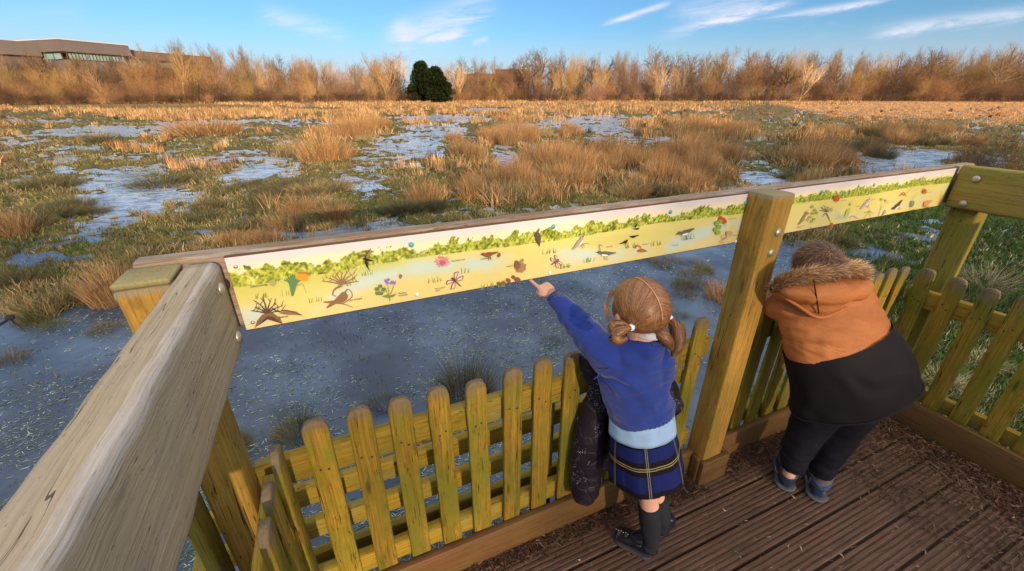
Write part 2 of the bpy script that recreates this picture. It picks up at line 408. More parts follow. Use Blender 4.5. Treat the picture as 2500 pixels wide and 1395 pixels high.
gc_[beh]=np.array([.10,.12,.03])
wetc=np.clip((WATER+.022-gz_)/.022,0,1)[:,None]; gc_=gc_*(1-.55*wetc)
i=np.arange(nr-1)[:,None]; j=np.arange(na)[None]; j2=(j+1)%na
quads=np.stack([i*na+j+0*j2,i*na+j2,(i+1)*na+j2,(i+1)*na+j+0*j2],-1).reshape(-1,4)
vv=np.stack([gx,gy,gz_],1)
cen=len(vv); vv=np.vstack([vv,[0,0,WATER]]); gc2=np.vstack([gc_,[.1,.1,.05]])
tri=np.stack([np.full(na,cen),(np.arange(na)+1)%na,np.arange(na)],1)[:, [0,2,1]]
gm=bigmesh('marsh_ground',vv,quads,tri,{'col':gc2},smooth=False)
M=Mat('marsh_soil',.9,.15); oc=M.objc(); n1=M.noise(oc,14,5,.7); n2=M.noise(oc,60,3,.7)
M.link(M.mix(1.0,M.attr('col').outputs['Color'],M.mix((n1*.6+n2*.4).ss(.3,.7),(.55,.55,.5),(1.5,1.45,1.3)),'MULTIPLY'),M.b.inputs['Base Color'])
M.bump(n1*.7+n2*.3,.9,.04)
tag(obj('marsh_ground',gm,M.m),kind='structure')
# water
M=Mat('marsh_water',.06,.5); oc=M.objc(); v=M.map(oc,(1,1.6,1)); n1=M.noise(v,3.2,4,.6); n2=M.noise(v,22,3,.65); wv=M.noise(M.map(oc,(1,2.2,1)),38,4,.7,.6)
ic=M.noise(oc,1.1,4,.6)
fx,fy,fz_=M.sep(oc); ice=(fy.ss(5.2,9.0)*M.noise(M.map(oc,(1,2.2,1)),2.6,5,.7).ss(.30,.62)); M.col(M.mix((ice*.9).clamp(),M.mix((ic.ss(.35,.7)*.7).clamp(),(.028,.045,.082),(.105,.16,.25)),(.50,.58,.70))); M.b.inputs['IOR'].default_value=1.33
rr=(ic.ss(.4,.7)*.09+.03+ice*.12); M.link(rr,M.b.inputs['Roughness'])
M.bump(n2*.3+wv*.45+n1*.3,.11,.05)
wm=MB(); a=np.linspace(0,2*PI,72,endpoint=False); wv_=[(0,0,WATER)]+[(260*math.cos(q),260*math.sin(q),WATER) for q in a]
wm.add(wv_,[(0,k+1,(k+1)%72+1) for k in range(72)]); tag(wm.build('water',M.m,smooth=False),kind='structure')
# ------------------------------------------------------------------ blades
M=Mat('grass_blade',.75,.2); oc=M.objc(); M.link(M.attr('col').outputs['Color'],M.b.inputs['Base Color']); BLADE=M.m
PAL={'orange':[(.62,.34,.14),(.48,.25,.09),(.68,.42,.20),(.40,.21,.08),(.30,.16,.07)],
 'brown':[(.42,.25,.12),(.30,.17,.085),(.22,.14,.06),(.50,.32,.16),(.17,.13,.05)],
 'straw':[(.55,.40,.20),(.62,.48,.26),(.42,.30,.13),(.30,.24,.09)],
 'pale':[(.62,.55,.38),(.50,.44,.28),(.40,.36,.18),(.24,.24,.09)],
 'green':[(.085,.105,.035),(.125,.13,.045),(.06,.08,.03),(.20,.17,.07),(.05,.065,.035)],
 'dark':[(.075,.085,.04),(.12,.11,.05),(.05,.055,.03),(.20,.14,.07),(.28,.19,.10)],
 'lush':[(.06,.12,.022),(.085,.15,.03),(.12,.16,.04),(.045,.085,.02)]}
def pal(kind,n):
    p=np.array(PAL[kind]); c=p[RNG.integers(0,len(p),n)]; return c*(.75+.5*RNG.random((n,1)))
def tuft(kind,r,h,n,lean=.55,wid=.006,mix=None,seg=3):
    """one tussock: n blades rooted in a disc of radius r, height h"""
    a=RNG.random(n)*2*PI; q=np.sqrt(RNG.random(n))*r
    roots=np.stack([q*np.cos(a),q*np.sin(a),np.full(n,-.03)],1)
    le=lean*(.25+q/r)*(.4+RNG.random(n)*.9); aa=a+RNG.normal(0,.5,n)
    d=np.stack([np.cos(aa)*le,np.sin(aa)*le,np.ones(n)],1)
    c=pal(kind,n)
    if mix: k=RNG.random(n)<mix[1]; c[k]=pal(mix[0],k.sum())
    L=h*(.35+.75*RNG.random(n)**.8)*(1.15-.45*(q/r)**2)*np.where(RNG.random(n)<.06,1.25,1)
    return ribbons(roots,d,L,wid,bend=.15+.5*RNG.random(n)*lean,seg=seg,cols=c,grav=.45,wob=.07)
def tuft_mesh(name,*a,**k):
    A=Acc(); A.add(*tuft(*a,**k)); me=A.mesh(name); me.materials.append(BLADE); return me
PROTO={}
def proto(kind,wid,n,mix=None,lean=.55,h=1.0,r=.5):
    PROTO[kind]=[tuft_mesh('rush_blades',kind if kind in PAL else k2,r,h,n,lean,wid,mix) for _ in range(3)] 
k2=None
for nm,k2,mixk,lean,wd,n,h in (('t_orange','orange',('brown',.30),.26,.0075,1300,1.0),('t_brown','brown',('orange',.35),.34,.0075,1300,1.0),('t_straw','straw',('green',.2),.75,.008,900,.9),
     ('t_green','green',('dark',.35),.65,.009,800,.8),('t_dark','dark',('green',.35),.55,.008,900,.95),('t_pale','pale',('straw',.4),.95,.008,600,.8),('t_lush','lush',('green',.3),.9,.02,300,.6)):
    PROTO[nm]=[tuft_mesh('rush_blades',k2,.5,h,n,lean,wd,(mixk[0],mixk[1])) for _ in range(3)]
GRP='rush tussocks growing in the marsh'
NT=0
def tussock(px,py,wpx,hpx,kind,label=None,cat='rushes',group=GRP,exact=False):
    """px,py: foot of the clump on the marsh; width and height as they look, turned into metres"""
    global NT
    p=G(px,py); d=(p[1]*CT-(p[2]-CAMH)*ST); wm_=wpx*d/F_PX; hm=hpx*d/F_PX/ (CT*.95)
    return place(p[0],p[1],wm_,hm,kind,label,cat,group)
def place(x,y,wm_,hm,kind,label,cat='rushes',group=GRP,dy=1.0):
    global NT; NT+=1
    z=float(land_h(np.array([x]),np.array([y]))[0]); z=max(z,WATER-.02)
    o=bpy.data.objects.new('rush_tussock',random.choice(PROTO['t_'+kind])); C.objects.link(o)
    o.location=(x,y,z-.01); s=wm_*.78; o.scale=(s,s*dy*(.8+.4*random.random()),hm*.95); o.rotation_euler=(0,0,random.random()*6.28)
    tag(o,label,cat,group); return o
# the tussocks that stand out, foot positions read off the meadow
T=[ # px,py foot, width, height, kind, label
(797,392,128,62,'orange','big rounded orange-brown tussock standing in the wet meadow left of centre'),
(1040,498,95,60,'brown','upright rusty tussock left of the broad brown rush bank'),
(1530,482,78,44,'straw','bright straw-coloured round tussock spiking out beside the green patch'),
(1410,414,140,40,'dark','dark green rush clump on the back of the broad brown rush bank'),
(400,452,155,45,'dark','wide dark olive rush clump above the frosted pool on the left'),
(505,328,190,34,'orange','long orange rush clump lying along the left-hand channel'),
(1135,965,150,130,'dark','large spiky dark tussock in the pool just beyond the pickets'),
(725,1060,105,100,'green','bushy green-brown tussock in the pool beyond the first upright pickets'),
(590,1085,60,90,'green','green tussock in the pool half hidden behind the left corner post'),
(932,990,80,45,'green','small green tuft in the pool between the two bushy tussocks'),
(2405,700,120,70,'pale','pale dead tussock outside the right-hand pickets'),
(2110,690,90,60,'pale',"pale fading tussock right of the boy's fur-trimmed hood"),
(2055,600,66,40,'green',"olive tussock just above and right of the boy's head"),
(1765,730,90,50,'brown','brown tussock half behind the middle post'),
(2375,402,70,50,'dark','dark bushy rush clump between the two arms of the stream'),
(25,880,70,40,'dark','dark low tuft in the pool at the left edge of the picture'),
(100,775,90,55,'green','green tuft on the bank above the left-hand pool'),
(280,735,110,100,'brown','tall brown reed clump behind the left end of the handrail'),
(330,700,110,110,'dark','dark green reed clump tucked behind the left corner post'),
(260,805,70,30,'dark','small dark tuft standing in the pool left of the corner post'),
(1450,252,34,24,'brown','dark foot of dry stalks under the lone pink-brown bush'),
(1108,345,48,24,'brown','lone brown tussock in the speckled shallows right of centre'),
(930,312,60,24,'orange','orange tussock at the tip of the rush spit in the middle'),
(895,345,45,24,'straw','pale tussock right behind the big rounded orange-brown one'),
(705,378,50,50,'straw','straw-topped tussock left of the big rounded orange-brown one'),
(1780,392,60,52,'brown','upright brown tussock alone on the grass right of the rush bank'),
(1558,332,26,26,'brown','slim brown tussock alone on the speckled grass right of centre'),
(2300,960,120,60,'pale','flattened pale dead grass below the right-hand pickets'),
(2380,900,90,50,'pale','bleached dead tuft seen between the second and third right-hand pickets'),
(1350,860,70,26,'lush','small bright tuft floating in the pool under the pointing arm'),
(1300,805,40,18,'lush','tiny bright tuft in the pool beneath the pointing finger'),
]
for a in T: tussock(*a[:5],label=a[5],group=None)
def zone_word(x,y):
    r=math.hypot(x,y); s='left' if x<-.35*y else ('right' if x>.45*y else 'middle')
    d='near the platform' if r<7 else ('in the mid marsh' if r<18 else 'far out in the marsh'); return f'{d} on the {s} side' if s!='middle' else f'{d} in the middle'
ADJ={'orange':'orange-brown rush tussock','brown':'rusty brown rush tussock','straw':'straw-coloured grass tussock','green':'green rush tussock','dark':'dark olive rush tussock','pale':'pale dead grass tussock','lush':'bright green grass tuft'}
def scat(cx,cy,rx,ry,n,kinds,w,h,ang=0):
    a=math.radians(ang)
    for _ in range(n):
        q=math.sqrt(random.random()); t=random.random()*2*PI; dx=rx*q*math.cos(t); dy=ry*q*math.sin(t)
        px=cx+dx*math.cos(a)-dy*math.sin(a); py=cy+dx*math.sin(a)+dy*math.cos(a); k=random.choice(kinds); s=.7+.6*random.random()
        p=G(px,py); tussock(px,py,w*s,h*s*(.8+.4*random.random()),k,f'{ADJ[k]} {zone_word(p[0],p[1])}')
for a in (
 (1330,440,130,45,26,['brown','orange','brown','straw'],85,50,-8),(1430,400,110,30,12,['orange','brown'],75,40,0),(1190,480,90,25,8,['brown','straw'],80,48,0),
 (1620,430,120,40,16,['brown','orange','brown'],80,48,0),(1700,385,70,20,6,['brown','orange'],70,40,0),(1620,475,90,12,5,['brown','dark'],70,36,0),
 (1150,390,40,12,5,['orange','brown'],45,30,0),(1200,335,45,12,6,['orange'],48,30,0),(1260,345,60,16,7,['orange','brown'],50,34,0),(1370,335,60,12,6,['orange','straw'],45,26,0),
 (860,330,70,10,8,['orange'],50,28,-8),(2010,390,90,24,14,['brown','dark','brown'],70,44,0),(2120,380,60,16,5,['brown','dark'],60,40,0),(1980,440,60,12,5,['straw','brown','green'],60,30,0),
 (2270,352,120,10,10,['dark','brown'],55,32,2),(2200,330,100,10,8,['brown','brown','dark'],50,26,0),(1700,330,70,14,8,['orange','brown'],50,28,0),(1800,325,50,10,5,['brown','orange'],48,26,0),
 (640,480,120,30,12,['dark','green'],70,30,0),(560,540,100,30,10,['green','dark'],70,28,0),(760,480,80,30,8,['dark','straw','green'],75,34,0),(800,540,120,25,9,['green','dark','brown'],75,32,0),
 (180,520,60,14,5,['dark','green'],90,30,0),(120,460,60,10,4,['dark'],70,24,0),(40,560,60,20,4,['brown','dark'],90,40,0),(620,600,60,12,4,['dark','brown'],70,34,0),(180,735,90,14,5,['green','dark'],70,40,0),
 (60,690,60,14,4,['dark','green'],80,36,0),(1000,520,80,12,5,['dark','green'],70,26,0),(1130,545,90,8,3,['dark','green'],70,22,0),(2050,330,60,8,5,['brown'],48,24,0),(220,350,60,5,3,['dark'],60,18,0)):
    scat(*a)
for a in ((1290,850,90,30,7,['lush','green'],42,18),(1700,690,60,45,8,['green','dark'],50,26),(1400,760,60,20,4,['lush'],36,14),(1640,780,60,25,5,['green','lush'],44,18),(900,900,160,30,5,['lush','green'],36,14),(120,800,80,22,5,['dark','green'],50,20),(250,900,60,20,3,['dark'],40,16),(1560,640,150,12,7,['dark','green'],44,16),(1000,800,200,30,5,['lush','dark'],30,12)):
    scat(*a)
# ------------------------------------------------------------------ uncountable growth
def ground_samples(n,u0,u1,v0,v1,dens):
    """points spread over the part of the meadow the given patch covers"""
    u=u0+(u1-u0)*RNG.random(n); v=v0+(v1-v0)*RNG.random(n)
    k=RNG.random(n)<dens(u,v); u,v=u[k],v[k]
    a=(u-1250)/F_PX; b=(697.5-v)/F_PX; dy=CT+b*ST; dz=-ST+b*CT; t=(WATER-CAMH)/dz
    return u,v,a*t,dy*t,t
def tufts_at(x,y,t,hm,wpx,nb,kindf,lean,spread):
    A=[]; n=len(x); 
    rx=np.repeat(x,nb)+RNG.normal(0,1,n*nb)*np.repeat(spread,nb); ry=np.repeat(y,nb)+RNG.normal(0,1,n*nb)*np.repeat(spread,nb)
    z=np.maximum(land_h(rx,ry),WATER-.01); roots=np.stack([rx,ry,z-.006],1)
    a=RNG.random(n*nb)*2*PI; le=lean*RNG.random(n*nb)
    d=np.stack([np.cos(a)*le,np.sin(a)*le,np.ones(n*nb)],1)
    cols=kindf(n,nb); L=np.repeat(hm,nb)*(.5+.6*RNG.random(n*nb)); wid=np.repeat(t*wpx/F_PX,nb)*(.7+.6*RNG.random(n*nb))
    return ribbons(roots,d,L,wid,bend=.4*RNG.random(n*nb),seg=2,cols=cols,grav=.5,wob=.1)
# far reeds: orange beds across the meadow
REED=[(700,262,520,14,1.0),(950,285,260,10,.9),(560,278,260,10,.8),(1350,258,320,12,1.0),(1180,292,180,8,.6),(1420,275,160,8,.7),(820,252,900,7,1.0),(1000,300,120,8,.5),
 (450,285,130,9,.8),(1600,262,110,10,.9),(1500,250,300,6,1),(1650,305,120,14,.5),(30,318,60,10,.8),(200,250,260,3,.7),(600,245,400,3,1.),(870,310,100,12,.7,-15),(1700,330,160,14,.4),(1990,350,200,14,.35)]
def dens_reed(u,v):
    e=_ell(u,v,REED); n=fbm(u/26,v/5,3,71); bare=_ell(u,v,[(760,268,60,3,1),(330,262,260,5,1),(1090,290,120,6,1),(1190,268,50,4,1),(230,318,200,12,1),(600,298,170,4,.8)])
    a_=(u-1250)/F_PX; b_=(697.5-v)/F_PX; t_=(WATER-CAMH)/(-ST+b_*CT); X_=a_*t_; Y_=(CT+b_*ST)*t_; cl=fbm(X_*.75,Y_*.55,2,77)
    return np.clip((e-.05)*1.6,0,1)*np.clip((n-.34)*6,0,1)*np.clip((cl-.42)*9,0,1)*(bare<.45)
u,v,x,y,t=ground_samples(85000,-150,2100,243,345,dens_reed)
def kf(p):
    def f(n,nb): c=np.concatenate([pal(k,m) for k,m in zip(*[p,[n//len(p)+1]*len(p)])])[:n]; RNG.shuffle(c); return np.repeat(c,nb,0)*(.8+.4*RNG.random((n*nb,1)))
    return f
A=Acc(); hh=.18+.50*np.clip((fbm(x*.75,y*.55,2,77)-.42)*4,0,1); A.add(*tufts_at(x,y,t,hh,1.5,6,kf(['orange','orange','orange','brown','orange','brown','straw']),.7,t*1.3/F_PX*3.5))
# dry grass field on the right
def dens_dry(u,v): return (((u>1835+(v-240)*4.0)&(v<300+(fbm(u/90,v/20,2,8)-.5)*40))|((v<244)&(u<1700)))*1.0
u,v,x,y,t=ground_samples(20000,-150,2700,239,318,dens_dry)
A.add(*tufts_at(x,y,t,.10+.16*fbm(x*.3,y*.3,3,67),1.2,5,kf(['orange','straw','orange','brown']),1.1,t*1.3/F_PX*4))
# tangled dead stems between the tussocks of the broad banks
BANK=[(1330,430,190,62,1.,-6),(1620,425,170,58,1.),(1190,482,110,26,1.),(860,330,90,14,1.,-8),(2010,395,120,34,1.),(1160,392,60,16,.9),(1250,350,90,22,.9),(1720,325,120,22,.8),(2250,340,170,18,.8),(720,500,140,40,.6),(60,560,90,30,.6),(1480,330,60,10,.5),(1060,450,60,14,.5),(600,350,90,8,.6)]
u,v,x,y,t=ground_samples(46000,-100,2500,300,560,lambda u,v:np.clip(_ell(u,v,BANK)*2.6-1.4,0,1)*np.clip((fbm(u/30,v/12,3,98)-.47)*8,0,1)*(wetness(u,v)<.5))
A.add(*tufts_at(x,y,t,.16+.42*fbm(x*1.3,y*1.3,2,97),1.7,5,kf(['brown','orange','straw','brown','dark','orange']),1.2,np.minimum(t*5/F_PX,.12)))
# scattered little rush tufts
u,v,x,y,t=ground_samples(2400,-100,2500,262,500,lambda u,v:np.clip((fbm(u/60,v/16,3,99)-.46)*5,0,1)*(wetness(u,v)<.42)*(v<500-(u<1000)*70))
A.add(*tufts_at(x,y,t,.28+.22*RNG.random(len(x)),1.6,26,kf(['orange','brown','orange','dark']),.5,np.full(len(x),.09)))
o=obj('dry_reeds',A.mesh('dry_reeds'),BLADE); tag(o,'beds of orange dry reeds and bleached grass covering the far meadow','reeds',kind='stuff')
# short grass over the marsh wherever the soil is above the water
def dens_all(u,v): return np.ones_like(u)
A=Acc(); 
u,v,x,y,t=ground_samples(46000,-250,2700,285,780,dens_all)
z=land_h(x,y); k=(z>WATER-.012+.02*RNG.random(len(z)))|((z>WATER-.05)&(RNG.random(len(z))<.42)&(v<600)&(fbm(x*3.,y*3.5,2,66)>.5)); u,v,x,y,t=[q[k] for q in (u,v,x,y,t)]
n=fbm(x*.6,y*.6,3,81); rgt=(u>2050)&(v>480)
hm=np.clip(.05+.10*n,.05,.2)+np.where(n>.6,.05,0)
def kg(n_,nb):
    c=pal('green',n_)*1.15; nn=n; o_=nn>.56; c[o_]=pal('straw',o_.sum())*.6; l_=(nn<.36)|rgt; c[l_]=pal('lush',l_.sum()); d_=RNG.random(n_)<.25; c[d_]=pal('dark',d_.sum())
    f=(v<560)&(~rgt)&(RNG.random(n_)<.6); c[f]=pal('straw',f.sum())*.42+pal('green',f.sum())*.6
    return np.repeat(c,nb,0)*(.75+.5*RNG.random((n_*nb,1)))
A.add(*tufts_at(x,y,t,hm,1.9,5,kg,1.2,np.minimum(t*5/F_PX,.12)))
# close bank and lawn outside the right-hand fence
u,v,x,y,t=ground_samples(9000,2050,2800,560,1250,lambda u,v:np.ones_like(u)); k=land_h(x,y)>WATER-.005; x,y,t=x[k],y[k],t[k]
A.add(*tufts_at(x,y,t,np.full(len(x),.085),3.0,6,kf(['lush','lush','green','lush','pale']),1.0,t*8/F_PX))
ss_=np.concatenate([RNG.random(900)*3.4-.5,2.62+RNG.random(1100)*1.3]); tt_=np.concatenate([1.0+RNG.random(900)*.45,-.8+2.4*RNG.random(1100)]); P=np.stack([ss_*CP-tt_*SP,ss_*SP+tt_*CP],1)
A.add(*tufts_at(P[:,0],P[:,1],np.full(2000,1.9),np.full(2000,.10),3.0,7,kf(['pale','straw','green','brown','lush','green']),1.8,np.full(2000,.035)))
o=obj('short_grass',A.mesh('short_grass'),BLADE); tag(o,'short green and olive grass covering the wet meadow','grass',kind='stuff')
# floating weed and frosted grass blades on the pool
def dens_pool(u,v): return np.clip(fbm(u/150,v/60,3,91)*2.6-.75,0.06,1)
u,v,x,y,t=ground_samples(26000,-300,2250,585,1395,dens_pool); z=land_h(x,y); k=z<WATER-.015; x,y,t=x[k],y[k],t[k]
nb=2; n=len(x)*nb; rx=np.repeat(x,nb)+RNG.normal(0,.02,n); ry=np.repeat(y,nb)+RNG.normal(0,.02,n)
a=RNG.normal(0,.9,n)+.3; d=np.stack([np.cos(a),np.sin(a)*.8,np.abs(RNG.normal(.05,.12,n))],1)
c=np.where(RNG.random((n,1))<.6,np.array([[.30,.37,.30]]),np.array([[.11,.16,.055]]))*(.5+.9*RNG.random((n,1)))
A=Acc(); A.add(*ribbons(np.stack([rx,ry,np.full(n,WATER+.002)],1),d,.014+.036*RNG.random(n),np.repeat(t,nb)*1.7/F_PX,bend=.1,seg=3,cols=c,grav=.2,wob=.28))
# thin upright stalks standing in the shallows
u,v,x,y,t=ground_samples(2600,-200,2150,560,1000,lambda u,v:np.clip(fbm(u/110,v/50,3,95)*3-1.3,0,1)*np.clip(1.4-(v-560)/330,0.08,1)); z=land_h(x,y); k=z<WATER-.01; x,y,t=x[k],y[k],t[k]
A.add(*tufts_at(x,y,t,np.full(len(x),.075),1.5,4,kf(['dark','green','dark']),.8,np.full(len(x),.035)))
o=obj('water_weed',A.mesh('water_weed'),BLADE); tag(o,'pale frosted grass blades and weed lying on the pool','water weed',kind='stuff')
# ------------------------------------------------------------------ bare winter trees
def rot(v,axis,a):
    c,s=math.cos(a),math.sin(a); return v*c+np.cross(axis,v)*s+axis*np.dot(axis,v)*(1-c)
def make_tree(name,H=1.0,seed=0,spread=.5,trunk_r=.012,limbs=9,twigs=1500,bark=(.3,.2,.12),twc=(.3,.17,.08),first=.25,stems=1,up=.6,twlen=.07,tww=.0013,lean=0,gnarl=.12):
    """unit-height tree (scaled per copy): trunk+limbs mesh, crown-of-twigs mesh"""
    rs=np.random.RandomState(seed); tr=MB(); tips=[]
    def branch(p,d,L,r,lev):
        n=3 if lev>1 else 4; pts=[p]; rad=[r]
        for i in range(n):
            d=d+rs.normal(0,gnarl,3); d[2]+=up*.12*(1 if lev else .2); d/=np.linalg.norm(d); p=p+d*L/n; pts.append(p); rad.append(max(r*(1-.62*(i+1)/n),r*.3))
        tube(tr,pts,rad,seg=5 if lev<2 else 3,n=n,col=bark,caps=False)
        nb=[limbs,5,4][lev] if lev<3 else 0
        if lev>=2:
            for i in range(1,n+1): tips.append((pts[i],d,L/n*1.2))
        if lev<3:
            for k in range(nb):
                u=(first if lev==0 else .25)+(1-(first if lev==0 else .25))*(k+rs.rand())/nb
                i=min(int(u*n),n-1); q=pts[i]+(pts[i+1]-pts[i])*(u*n-i)
                dd=pts[i+1]-pts[i]; dd/=np.linalg.norm(dd); ax=np.cross(dd,rs.normal(0,1,3)); ax/=np.linalg.norm(ax)
                nd=rot(dd,ax,(.5+.5*rs.rand())*spread*1.7); 
                branch(q,nd,L*(.62 if lev==0 else .55)*(1.15-.5*u)*(.8+.4*rs.rand()),r*(1-.55*u)*.72,lev+1)
    for s in range(stems):
        d=np.array([rs.normal(0,.12 if stems>1 else .03)*1.5+lean,rs.normal(0,.12 if stems>1 else .03),1.]); d/=np.linalg.norm(d)
        branch(np.array([rs.normal(0,.02)*(stems>1),rs.normal(0,.02)*(stems>1),-.01]),d,.62,trunk_r/(stems**.4),0)
    V=np.concatenate(tr.v); zmax=V[:,2].max()
    tp=np.array([t[0] for t in tips]); td=np.array([t[1] for t in tips]); k=rs.randint(0,len(tp),twigs)
    dd=td[k]*.9+rs.normal(0,.55,(twigs,3)); dd[:,2]+=up*.5
    cc=np.array(twc)*(.6+.8*rs.rand(twigs,1))
    A=Acc(); A.add(*ribbons(tp[k]+rs.normal(0,.008,(twigs,3)),dd,twlen*(.5+rs.rand(twigs)),tww,bend=.1,seg=2,cols=cc,grav=-.3,wob=.2))
    s=1/ (max(zmax,tp[:,2].max())+twlen*.4)
    tr.v=[v*s for v in tr.v]; tr.gc=[g for g in tr.gc]; A.V=[v*s for v in A.V]
    return tr.mesh('trunk'),A.mesh('crown')
M=Mat('bark',.9,.1); M.link(M.mix(1.0,M.attr('col').outputs['Color'],M.mix(M.rnd(),(.62,.62,.62),(1.35,1.28,1.18)),'MULTIPLY'),M.b.inputs['Base Color']); BARK=M.m
M=Mat('twigs',.9,.1); M.link(M.mix(1.0,M.attr('col').outputs['Color'],M.mix(M.rnd(),(.55,.56,.58),(1.30,1.18,.98)),'MULTIPLY'),M.b.inputs['Base Color']); TWIG=M.m
TP={}
def tp(key,**k):
    a,b=make_tree(key,**k); a.materials.append(BARK); b.materials.append(TWIG); TP.setdefault(key,[]).append((a,b))
OR=(.44,.24,.095); BR=(.30,.165,.08); PK=(.42,.22,.13)
for s in range(3): tp('tall',seed=s,spread=.42,limbs=11,twigs=1000,bark=(.50,.34,.20),twc=(.26,.165,.08),first=.3,up=.9,trunk_r=.015,twlen=.08)
for s in range(2): tp('oak',seed=10+s,spread=.62,limbs=12,twigs=1200,bark=(.22,.15,.10),twc=(.23,.15,.08),first=.28,up=.5,trunk_r=.021,gnarl=.2,twlen=.07)
for s in range(2): tp('pale',seed=20+s,spread=.4,limbs=11,twigs=1100,bark=(.72,.54,.36),twc=(.32,.21,.12),first=.25,up=.9,trunk_r=.015,stems=2,twlen=.08)
for s in range(2): tp('willow',seed=30+s,spread=.38,limbs=10,twigs=1400,bark=(.58,.38,.16),twc=(.36,.245,.075),first=.08,up=1.0,trunk_r=.013,stems=4,twlen=.11)
for s in range(3): tp('bush',seed=40+s,spread=.6,limbs=9,twigs=1500,bark=(.44,.26,.14),twc=(.27,.155,.08),first=.05,up=.4,trunk_r=.011,stems=7,twlen=.12,tww=.0022)
for s in range(2): tp('scrub',seed=50+s,spread=.7,limbs=9,twigs=1500,bark=(.14,.09,.06),twc=(.14,.085,.05),first=.03,up=.2,trunk_r=.008,stems=8,twlen=.13,tww=.003)
tp('pink',seed=60,spread=.6,limbs=9,twigs=3800,bark=(.40,.24,.17),twc=(.52,.26,.19),first=.05,up=.6,trunk_r=.008,stems=7,twlen=.13,tww=.0022)
def put_tree(kind,x,y,h,wid,label,cat='tree',group='bare winter trees along the edge of the wood',name='bare_tree',tilt=0,idx=None):
    z=float(land_h(np.array([x]),np.array([y]))[0])
    r=empty(name,(x,y,z-.05),random.random()*6.28,label=label,cat=cat,group=group)
    r.scale=(h*wid,h*wid,h); 
    if tilt: r.rotation_euler=(0,tilt,0)
    a,b=random.choice(TP[kind]) if idx is None else TP[kind][idx]
    for nm,me in (('trunk',a),('crown',b)): 
        c=bpy.data.objects.new(nm,me); C.objects.link(c); c.parent=r
    return r
SKYX=[-400,0,200,300,380,450,520,600,650,740,780,850,930,985,1000,1040,1100,1130,1180,1220,1255,1300,1340,1400,1500,1600,1700,1800,1850,1940,2000,2150,2240,2300,2400,2450,2500,2900]
SKYY=[118,116,120,122,118,92,112,103,128,124,130,140,124,128,168,165,135,124,146,124,148,111,116,124,124,108,120,116,112,108,120,118,106,112,95,104,110,110]
def dist_at(px): return float(np.interp(px,[-400,0,440,1000,1500,2000,2500,2900],[92,98,112,135,145,140,128,110]))
def at_dist(px,py_top,D):
    """standing point at distance D forward in column px, and the height that reaches py_top"""
    z=land_h(np.array([0.]),np.array([D]))[0]; r=ray(px,240); k=D/r[1]; x=r[0]*k
    rr=ray(px,py_top); kk=D/rr[1]; return x,D,CAMH+rr[2]*kk-z
ZW=((440,'below the office block'),(1000,'between office block and evergreens'),(1290,'before the brick building'),(1480,'behind the lone pink-brown bush'),(1900,'beyond the trodden grass strip'),(9999,'beyond the bleached field'))
def where(px): return next(w for lim,w in ZW if px<lim)
DESC={'tall':'tall slender bare tree','oak':'broad dark-limbed bare oak','pale':'pale-stemmed bare birch','willow':'golden-twigged bare willow','bush':'rounded orange-brown bare shrub','scrub':'dark tangled bramble thicket'}
px=-260
while px<2780:                      # back row: the skyline
    px+=random.uniform(17,30); 
    if 992<px<1040: continue
    top=float(np.interp(px,SKYX,SKYY))+random.uniform(-7,11); D=dist_at(px)+random.uniform(5,16); x,y,h=at_dist(px,top,D)
    k=random.choice(['tall','tall','oak','tall','pale']) if px<1250 else random.choice(['oak','tall','oak','willow','tall'])
    put_tree(k,x,y,h,random.uniform(.75,1.0),f'{DESC[k]} in the back row {where(px)}')
px=-240
while px<2750:                      # middle row
    px+=random.uniform(20,34)
    if 1000<px<1100: continue
    top=float(np.interp(px,SKYX,SKYY))+random.uniform(18,45); D=dist_at(px)+random.uniform(-3,5); x,y,h=at_dist(px,top,D)
    k=random.choice(['tall','willow','pale','bush','willow','bush','oak'])
    if k=='pale' and px>1900: k='willow'
    put_tree(k,x,y,h,random.uniform(.8,1.1),f'{DESC[k]} in the middle row {where(px)}')
px=-240
while px<2750:                      # front: shrubs and scrub
    px+=random.uniform(20,32); D=dist_at(px)+random.uniform(-9,-3)
    top=float(np.interp(px,[0,900,1000,1500,2500],[195,195,205,198,190]))+random.uniform(-18,14); x,y,h=at_dist(px,top,D)
    k=random.choice(['bush','bush','willow','bush','scrub'])
    put_tree(k,x,y,h,random.uniform(.95,1.4),f'{DESC[k]} at the wood front {where(px)}','shrub','shrubs along the front of the wood','bare_shrub')
px=-240
while px<2750:
    px+=random.uniform(26,40); D=dist_at(px)+random.uniform(-13,-9); x,y,h=at_dist(px,float(random.uniform(219,229)),D)
    k='scrub' if random.random()<.7 else 'bush'
    put_tree(k,x,y,h,random.uniform(1.6,2.6),f'low {DESC[k]} at the meadow edge {where(px)}','bramble','low brambles where the meadow meets the wood','bramble_thicket')
